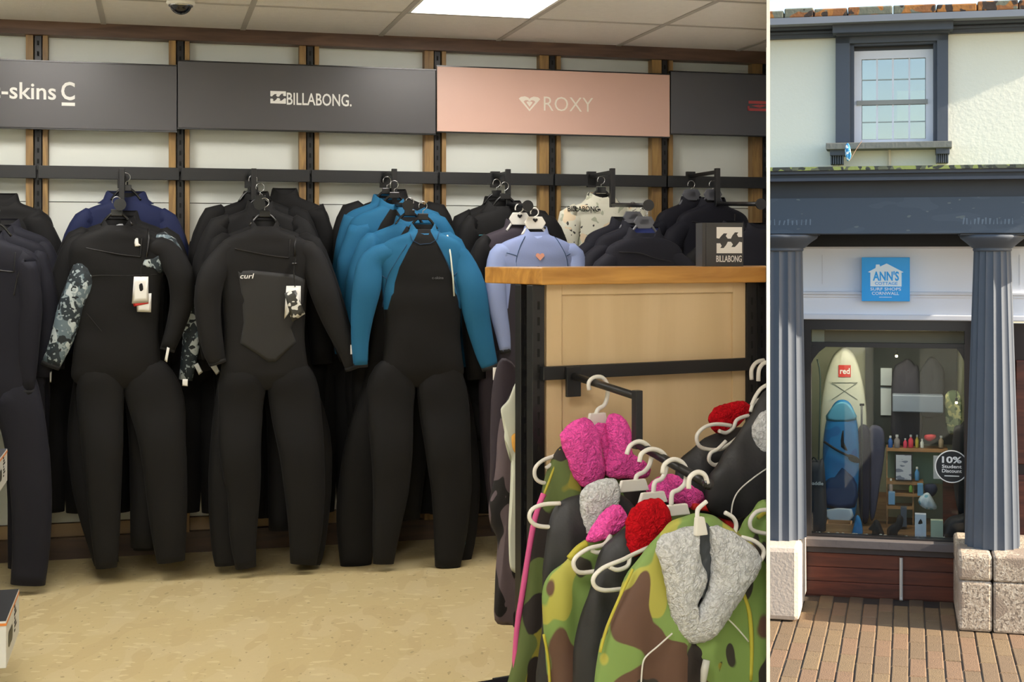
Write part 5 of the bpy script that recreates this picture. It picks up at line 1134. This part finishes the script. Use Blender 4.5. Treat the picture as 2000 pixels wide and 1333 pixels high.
item('hooded_jacket', 'darker hooded jacket hanging beside the first, further right', 'jacket', 1820, 810, .98, lambda t, L: pillow('cloth', L([(1796, 735), (1806, 710), (1819, 697), (1834, 708), (1845, 728), (1843, 790), (1838, 812), (1800, 812)]), mat('darker_jacket', '24282f', .85), t, thick=.06, back=.04, rings=7, wr=.012, wscale=9, p=4))
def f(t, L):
    o = MB(); ibox(o, L, 1743, 1842, 772, 803, -.1, .1); o.build('reflection_band', mat('grey_blue_reflection', '76808f', .5), t, bevel=.01)
item('grey_reflection', 'wide grey blue panel standing in for a reflection before the two dark jackets', 'panel', 1795, 803, .80, f)  # grey box coloured in place of a reflection on the shop glass
# shelf unit
def f(t, L):
    o = MB(); ibox(o, L, 1733, 1842, 878, 945, .10, .12); o.build('back_board', SM['mint'], t)
    for (a, b, c) in ((1731, 1850, 875), (1733, 1803, 939), (1733, 1800, 962), (1733, 1782, 987)):
        o = MB(); ibox(o, L, a, b, c, c+3.5, -.12, .10); o.build('shelf', SM['pine'], t)
    for a in (1731, 1782): o = MB(); ibox(o, L, a, a+2.6, 878 if a < 1740 else 940, 1030, -.1, -.08); o.build('upright', SM['pine'], t)
    o = MB(); ibox(o, L, 1842, 1872, 935, 1035, .08, .1); o.build('brown_panel', SM['plank'], t); o = MB(); ibox(o, L, 1700, 1735, 965, 1035, .08, .1); o.build('brown_panel', SM['pine'], t)
item('shelf_unit', 'wooden shelf unit with mint back board in the shop window', 'shelf unit', 1790, 1030, .95, f)
def bottle(px, top, bot, w_, colr, label, nm='bottle', yl=.85):
    def f(t, L):
        P = L([(px-w_/2, bot), (px+w_/2, top)]); r = (P[1][0]-P[0][0])/2; h = P[1][1]-P[0][1]
        MB().lathe([(r*.9, 0), (r, h*.05), (r, h*.6), (r*.45, h*.76), (r*.4, h*.84)], 14).build('body', mat('item_'+colr, colr, .45, .03), t, smooth=True)
        MB().lathe([(r*.5, h*.84), (r*.5, h)], 12).build('cap', M['white'], t)
    item(nm, label, nm, px, bot, yl, f)
for q in ((1739, 852, 875, 9, '2f5fa6', 'blue bottle at the left end of the top window shelf'), (1752, 850, 875, 12, '8a8280', 'grey bottle second on the top window shelf'), (1768, 857, 875, 8, 'd8405e', 'pink bottle third on the top window shelf'), (1779, 850, 875, 10, 'd23b4e', 'red bottle in the middle of the top window shelf'),
          (1791, 850, 875, 7, 'b7a53a', 'yellow bottle on the top window shelf'), (1801, 858, 875, 7, 'd6d8d0', 'white bottle on the top window shelf'), (1838, 852, 875, 10, 'a08c70', 'tan bottle at the right end of the top window shelf'),
          (1791, 913, 939, 9, '5595c8', 'light blue bottle beside the framed print'), (1740, 936, 962, 8, 'cdb7a8', 'pale bottle on the middle window shelf'), (1779, 944, 962, 8, '7fae4a', 'green bottle on the middle window shelf')): bottle(*q)
item('red_hat', 'bright red cap at the right of the top window shelf', 'hat', 1815, 858, .84, lambda t, L: pillow('crown', L([(1805, 856), (1808, 849), (1826, 849), (1828, 856), (1818, 862), (1810, 861)]), mat('item_c8303a', 'c8303a', .7), t, thick=.05, back=.05, rings=5))
def card(name, label, cat, a, b, c, d, yl, m, dep=.02, extra=None):
    def f(t, L):
        o = MB(); ibox(o, L, a, b, c, d, 0, dep); o.build('panel' if dep < .03 else 'carton', m, t, bevel=.002)
        if extra: extra(t, L)
    return item(name, label, cat, (a+b)/2, d, yl, f)
wcard = mat('white_board_card', 'c9ccd2', .6, .02)
card('framed_print', 'framed white print with grey wave drawing on the window shelf', 'picture', 1748, 1782, 888, 939, .82, mat('frame_black', '2b2b2e', .5), .025,
     lambda t, L: (ibox(MB(), L, 1750, 1780, 890, 937, -.003, 0).build('print', layered('wave_drawing', 'c8ccd6', [('7d8496', 9, .56, 3, (1, 1, 3))], .6), t)))
card('white_print', 'plain white print half hidden behind the round window sticker', 'picture', 1823, 1840, 891, 936, .84, wcard)
for q in (('light_blue_box', 'light blue box on the lower left window shelf', 1735, 1748, 963, 986, '7fa9cc'), ('blue_pouch', 'light blue pouch hanging right of the green bottle', 1792, 1803, 947, 969, '6a9fc4'), ('tall_white_box', 'tall white box with small dark mark standing on the window floor', 1787, 1809, 1006, 1056, 'd2d9e2'), ('pale_green_box', 'pale green box right of the tall white box', 1818, 1842, 1018, 1056, 'b9c6ae'), ('slate_box', 'tall slate box behind the black shapes on the window floor', 1759, 1771, 992, 1030, '59616c')):
    yl = .80 if q[3] < 1000 and q[5] < 1000 else (.26 if q[5] > 1040 else .6)
    card(q[0], q[1], 'box', q[2], q[3], q[4], q[5], yl, mat('item_'+q[6], q[6], .6, .03), .09,
         (lambda t, L: pillow('mark', L([(1793, 1024), (1798, 1014), (1802, 1023)]), N['inside'], t, thick=.002, back=0, y0=-.001, rings=2, k=2)) if q[0] == 'tall_white_box' else None)
item('navy_hat', 'dark navy cap right of the blue pouch', 'hat', 1820, 970, .78, lambda t, L: pillow('crown', L([(1806, 948), (1826, 946), (1831, 958), (1822, 970), (1808, 966)]), mat('cap_navy', '1d2b48', .8), t, thick=.06, back=.04, rings=5))
item('pale_hat', 'white and pale blue cap tilted below the dark one', 'hat', 1812, 985, .60, lambda t, L: pillow('crown', L([(1793, 980), (1800, 968), (1813, 963), (1824, 978), (1830, 994), (1816, 996), (1802, 992)]), layered('white_blue_cap', 'c5d2dc', [('6fa6b8', 14, .58, 2, (1, 1, 1))], .7), t, thick=.07, back=.04, rings=6, wr=.01, wscale=15))
for k, (a, lab) in enumerate(((1711, 'left of two small black figures on the window floor'), (1748, 'right of two small black figures with raised arm on the window floor'))):
    P = [(a-15, 1034), (a-7, 1024), (a-2, 1016), (a+5, 1018), (a+12, 1032), (a+16, 1050), (a-8, 1052), (a-8, 1038)] if k == 0 else [(a-16, 1036), (a-8, 1026), (a+2, 1020), (a+6, 1006), (a+16, 1012), (a+14, 1030), (a+6, 1040), (a+4, 1052), (a-12, 1052)]
    item('black_figure', lab, 'ornament', a, 1052, .30, lambda t, L, P=P: pillow('body', L(P), mat('soft_black', '151415', .8), t, thick=.06, back=.05, rings=6))
item('black_holdall', 'large black holdall in the right corner of the shop window', 'bag', 1868, 1055, .40, lambda t, L: (pillow('bag_body', L([(1838, 1054), (1840, 1030), (1852, 1012), (1872, 1006), (1897, 1004), (1897, 1054)]), mat('black_bag_cloth', '1d1e25', .7, .1), t, thick=.14, back=.1, rings=7, p=4), MB().tube(smoothpath([(x, -.12, z) for x, z in L([(1842, 1050), (1846, 1038), (1854, 1038), (1858, 1050)])], 4), .005, 6).build('strap', mat('strap_grey', '77798a', .6), t)))
item('dark_garment', 'dark clothing hanging behind the frame at the right of the window', 'garment', 1880, 1000, .55, lambda t, L: pillow('cloth', L([(1862, 842), (1876, 830), (1896, 828), (1896, 1002), (1872, 1002), (1860, 920)]), mat('dark_garment_cloth', '17181d', .85), t, thick=.05, back=.04, rings=6, p=5, wr=.01))
item('patterned_cloth', 'pale green patterned cloth hanging at the upper right of the window', 'cloth', 1860, 830, .92, lambda t, L: pillow('cloth', L([(1846, 772), (1876, 770), (1878, 842), (1868, 848), (1850, 842)]), layered('leafy_cloth', '8f9a72', [('56684a', 14, .55, 2, (1, 1, 1)), ('c2c08a', 18, .6, 5, (1, 1, 1))], .8), t, thick=.02, back=.02, rings=5, p=5, wr=.01, wscale=14))
bulb = emat('warm_bulb', 'ffdf9a', 14)
for (a, b, lab) in ((1751, 696, 'small warm spot lamp near the top of the shop window'), (1868, 787, 'small warm spot lamp at the right of the shop window')):
    item('spot_lamp', lab, 'lamp', a, b, .7, lambda t, L: (MB().lathe([(.014*math.sin(q), -.014*math.cos(q)) for q in [k*math.pi/8 for k in range(1, 8)]], 14).build('bulb', bulb, t, smooth=True), MB().lathe([(.012, .012), (.014, .05)], 12).build('socket', M['black'], t), MB().tube([(0, 0, .05), (0, 0, zc-t.location.z+SZ)], .004, 6).build('stem', M['black'], t)))
# sticker on the glass
def f(t, L):
    r = 31*S.m(1859, .04)
    MB().tube([(r*math.cos(a), 0, r*math.sin(a)) for a in [k*2*math.pi/40 for k in range(40)]], .006, 6, closed=True).build('white_ring', M['print'], t)
    MB().prism([(r*.97*math.cos(a), r*.97*math.sin(a)) for a in [k*2*math.pi/40 for k in range(40)]], -.002, .002).build('disc', mat('sticker_black', '10161c', .5), t)
    def tx(b, a, c, w_, h, bold=0.0): text(b, 'lettering', h*r, a*r, c*r, -.003, M['print'], t, width=w_*r, bold=bold)
    tx('10%', -.60, .22, 1.2, .42, .03); tx('Student', -.60, -.10, 1.2, .22, .02); tx('Discount', -.60, -.38, 1.2, .22, .02); MB().box(-.45*r, .45*r, -.004, -.002, -.62*r, -.56*r).build('thin_line', M['print'], t)
item('round_sticker', 'round black window sticker with white ring and discount lettering', 'sticker', 1859, 912, .035, f)
# stall riser, ledge, pipe
lg = st(struct(sb('trim_6', 1560, 1905, 1060, 1076, -.14, .1, SM['ledge'], ref=CXF, bevel=.006)))
sb('lower_lip', 1562, 1903, 1076, 1086, -.09, .1, mat('ledge_dark', '3b3331', .6, .08), lg, ref=CXF)
pw = st(struct(sb('wall_plinth', 1540, 1920, 1085, 1200, .0, .12, SM['plank'], ref=CXF)))
zt_, zb_ = fz(1086, -.02), 0.0
for k in range(3):
    MB().box(S.x(1575, -.02), S.x(1890, -.02), -.02, 0, zb_+(zt_-zb_)*k/3+.004, zb_+(zt_-zb_)*(k+1)/3-.004).build('plank', SM['plank'], pw, bevel=.003)
st(tag(MB().tube([tuple(S.p(1760, 1090, -.05)), (S.x(1760, -.05), -.05, .03), (S.x(1760, -.05), -.07, .0)], .017, 10).build('drain_pipe', mat('white_pipe', 'c9c4b8', .5, .05), frame=S), 'white pipe running down the brown boards under the window', 'pipe'))
random.seed(5); sh_ = MB()
for k in range(70):
    a = random.uniform(1586, 1882); y = random.uniform(.14, .22); r = random.uniform(.008, .02)
    x = S.x(a, y); sh_.lathe([(r*.5, 0), (r, r*.3), (r*.7, r*.8), (r*.1, r)], 6, (x, y, zf))
o = st(sh_.build('shells', mat('shell_white', 'b9b8a8', .6, .15, 60), frame=S, smooth=True)); o['kind'] = 'stuff'; tag(o, 'scatter of small pale shells along the shop window floor', 'shells')
# columns
def column(cpx, rt, rb, label, yl=-.62, topz_py=490):
    x = S.x(cpx, yl); mpp = S.m(cpx, yl); z0 = PZ
    t = st(thing('fluted_column', label, 'column', S, (x, yl, z0)))
    zt = S.z(cpx, topz_py, yl)-z0; zc_ = S.z(cpx, 457, yl)-z0
    R0, R1 = rb*mpp, rt*mpp
    prof = [(R0+(R1-R0)*(k/16)**1.15, zt*k/16) for k in range(17)]
    MB().lathe(prof, 160, flute=16, fl=.10).build('shaft', SM['col'], t, smooth=False)
    e = 62*mpp if cpx > 1800 else 72*mpp
    MB().lathe([(R1*1.02, zt-.005), (R1*1.06, zt+.012), (R1*1.02, zt+.02), (R1*1.12, zt+.03), (e*.82, zt+(zc_-zt)*.50), (e*.97, zt+(zc_-zt)*.72), (e, zt+(zc_-zt)*.85), (e*.97, zc_-.012)], 48).build('echinus', SM['col'], t, smooth=True)
    MB().box(-e*1.0, e*1.0, -.2, e*1.0, zc_-.014, zc_).build('abacus', SM['slated'], t)
PZ = S.z(1937, 1082, -1.0)
column(1525, 42, 50, 'left fluted slate column with wide capital, cut by the white divider')
column(1938, 35, 52, 'right fluted slate column with wide capital and sunlit flutes')
# granite pedestals
def pedestal(px0, px1, label, m, courses):
    yl = -1.12
    t = st(thing('stone_pedestal', label, 'pedestal', S, (0, 0, 0)))
    x0, x1 = S.x(px0, yl), S.x(px1, yl); h = PZ
    if courses == 1:
        MB().box(x0, x1, yl, -.02, 0, h).build('stone_block', m[0], t, bevel=.05)
    else:
        hs = [0, h*.66, h]; sp_ = x0+(x1-x0)*.43
        for i in range(2):
            MB().box(x0, sp_-.004, yl, -.02, hs[i]+(.004 if i else 0), hs[i+1]).build('stone_block', m[0], t, bevel=.03); MB().box(sp_+.004, x1, yl, -.02, hs[i]+(.004 if i else 0), hs[i+1]).build('stone_block', m[1], t, bevel=.02)
pedestal(1330, 1562, 'smooth cream painted stone pedestal under the left column', [SM['smooth']], 1)
pedestal(1872, 2030, 'rough granite block pedestal under the right column', [SM['gran'], SM['gran']], 2)
# doorway right of the right column
dr = st(struct(sb('door_1', 1950, 2080, 630, 1170, .12, .2, mat('door_dark_brown', '2a1712', .5, .1, 4), ref=CXF)))
sb('door_jamb', 1966, 1978, 626, 1166, -.02, .14, SM['dk'], dr, ref=CXF); sb('door_panel', 1984, 2060, 700, 900, .10, .125, SM['plank'], dr, ref=CXF, bevel=.01); sb('door_panel', 1984, 2060, 920, 1120, .10, .125, SM['plank'], dr, ref=CXF, bevel=.01)
wl = st(struct(sb('wall_street_return', 1895, 1968, 626, 1180, .0, .2, SM['dk'], ref=CXF)))
w2 = st(struct(sb('wall_street_left', PXL, 1568, 626, 1180, .0, .2, SM['dk'], ref=CXF)))
w3 = st(struct(sb('wall_street_right', 2080, PXR, 626, 1180, .0, .2, SM['dk'], ref=CXF)))
# ---- the street
gm = mat('joint_sand', '4a3e30', .95, .1, 20, .3, 60)
gq = [(-14, -14), (30, -14), (30, 26), (-14, 26)]
g_ = st(struct(slab('pavement', gq, SZ-.12, SZ-.012, gm)))
# far pavement: blocks as a texture where it is out of the picture
pa = -math.atan(675/2800); ca, sa = math.cos(pa), math.sin(pa)
bmats = [mat('paver_%d' % i, c, .9, .07, 14, .35, 70) for i, c in enumerate(('765f43', '7a6345', '715b41', '7b5f45', '745d43'))]
random.seed(21)
Ox, Oy = S.world((S.x(1775), 0, 0)).x, S.world((S.x(1775), 0, 0)).y
bw, bl_ = .142, .52
protos = {}
for i, mm in enumerate(bmats):
    b = bmesh.new(); bmesh.ops.create_cube(b, size=1)
    bmesh.ops.scale(b, vec=(bw-.010, bl_-.011, .06), verts=b.verts); bmesh.ops.bevel(b, geom=[e for e in b.edges if all(v.co.z > 0 for v in e.verts)], offset=.008, segments=1, affect='EDGES')
    me = bpy.data.meshes.new('paver'); b.to_mesh(me); b.free(); me.materials.append(mm); protos[i] = me
cnt = 0; far = MB()
for i in range(-16, 14):
    for j in range(-10, 2):
        u = (i+.5)*bw; v = (j+.5)*bl_+(.5*bl_ if i % 2 else 0)*1.0
        X = Ox+u*ca-v*sa; Yy = Oy+u*sa+v*ca
        px = CX+F*X/Yy; py = HY+F*3.35/Yy
        q = Vector((X, Yy)); nl_ = q.dot(S.n)-S.D
        if nl_ > -.02: continue
        if px < 1475 or px > 2030 or py > 1375: continue
        o = bpy.data.objects.new('paver', protos[random.randrange(5)]); COL.objects.link(o); o.parent = g_
        o.location = (X, Yy, SZ-.034+random.uniform(-.003, .003)); o.rotation_euler = (random.uniform(-.008, .008), random.uniform(-.008, .008), pa+random.uniform(-.008, .008)); cnt += 1
print('PAVERS', cnt)
# ================================================================ trim what would pass through the thin dividing wall
bpy.context.view_layer.update()
PN = Vector((1, -(RX0-.6-CX)/F, 0)).normalized()
def clip_all():
    for o in list(COL.objects):
        if o.type != 'MESH': continue
        top = o
        while top.parent: top = top.parent
        if top.get('_street') or top.name.startswith(('wall_right', 'floor', 'ceiling', 'trim_1', 'wall_left', 'wall_front', 'wall_sun_block')) and o.parent is None: continue
        mw = o.matrix_world
        ds = [(mw@Vector(c)).dot(PN) for c in o.bound_box]
        if max(ds) <= 0: continue
        if min(ds) > 0: bpy.data.objects.remove(o); continue
        if o.data.users > 1: o.data = o.data.copy()
        bm = bmesh.new(); bm.from_mesh(o.data)
        inv = mw.inverted(); co = inv@Vector((0, 0, 0)); no = (inv.to_3x3()@PN).normalized()
        r = bmesh.ops.bisect_plane(bm, geom=bm.verts[:]+bm.edges[:]+bm.faces[:], plane_co=co, plane_no=no, clear_outer=True)
        eds = [e for e in bm.edges if e.is_boundary]
        try: bmesh.ops.holes_fill(bm, edges=eds, sides=0)
        except Exception: pass
        if len(bm.verts) == 0: bm.free(); bpy.data.objects.remove(o); continue
        bm.to_mesh(o.data); bm.free()
clip_all()
for o in list(COL.objects):
    if o.type == 'EMPTY' and not o.children: bpy.data.objects.remove(o)
for o in COL.objects:
    if '_street' in o: del o['_street']
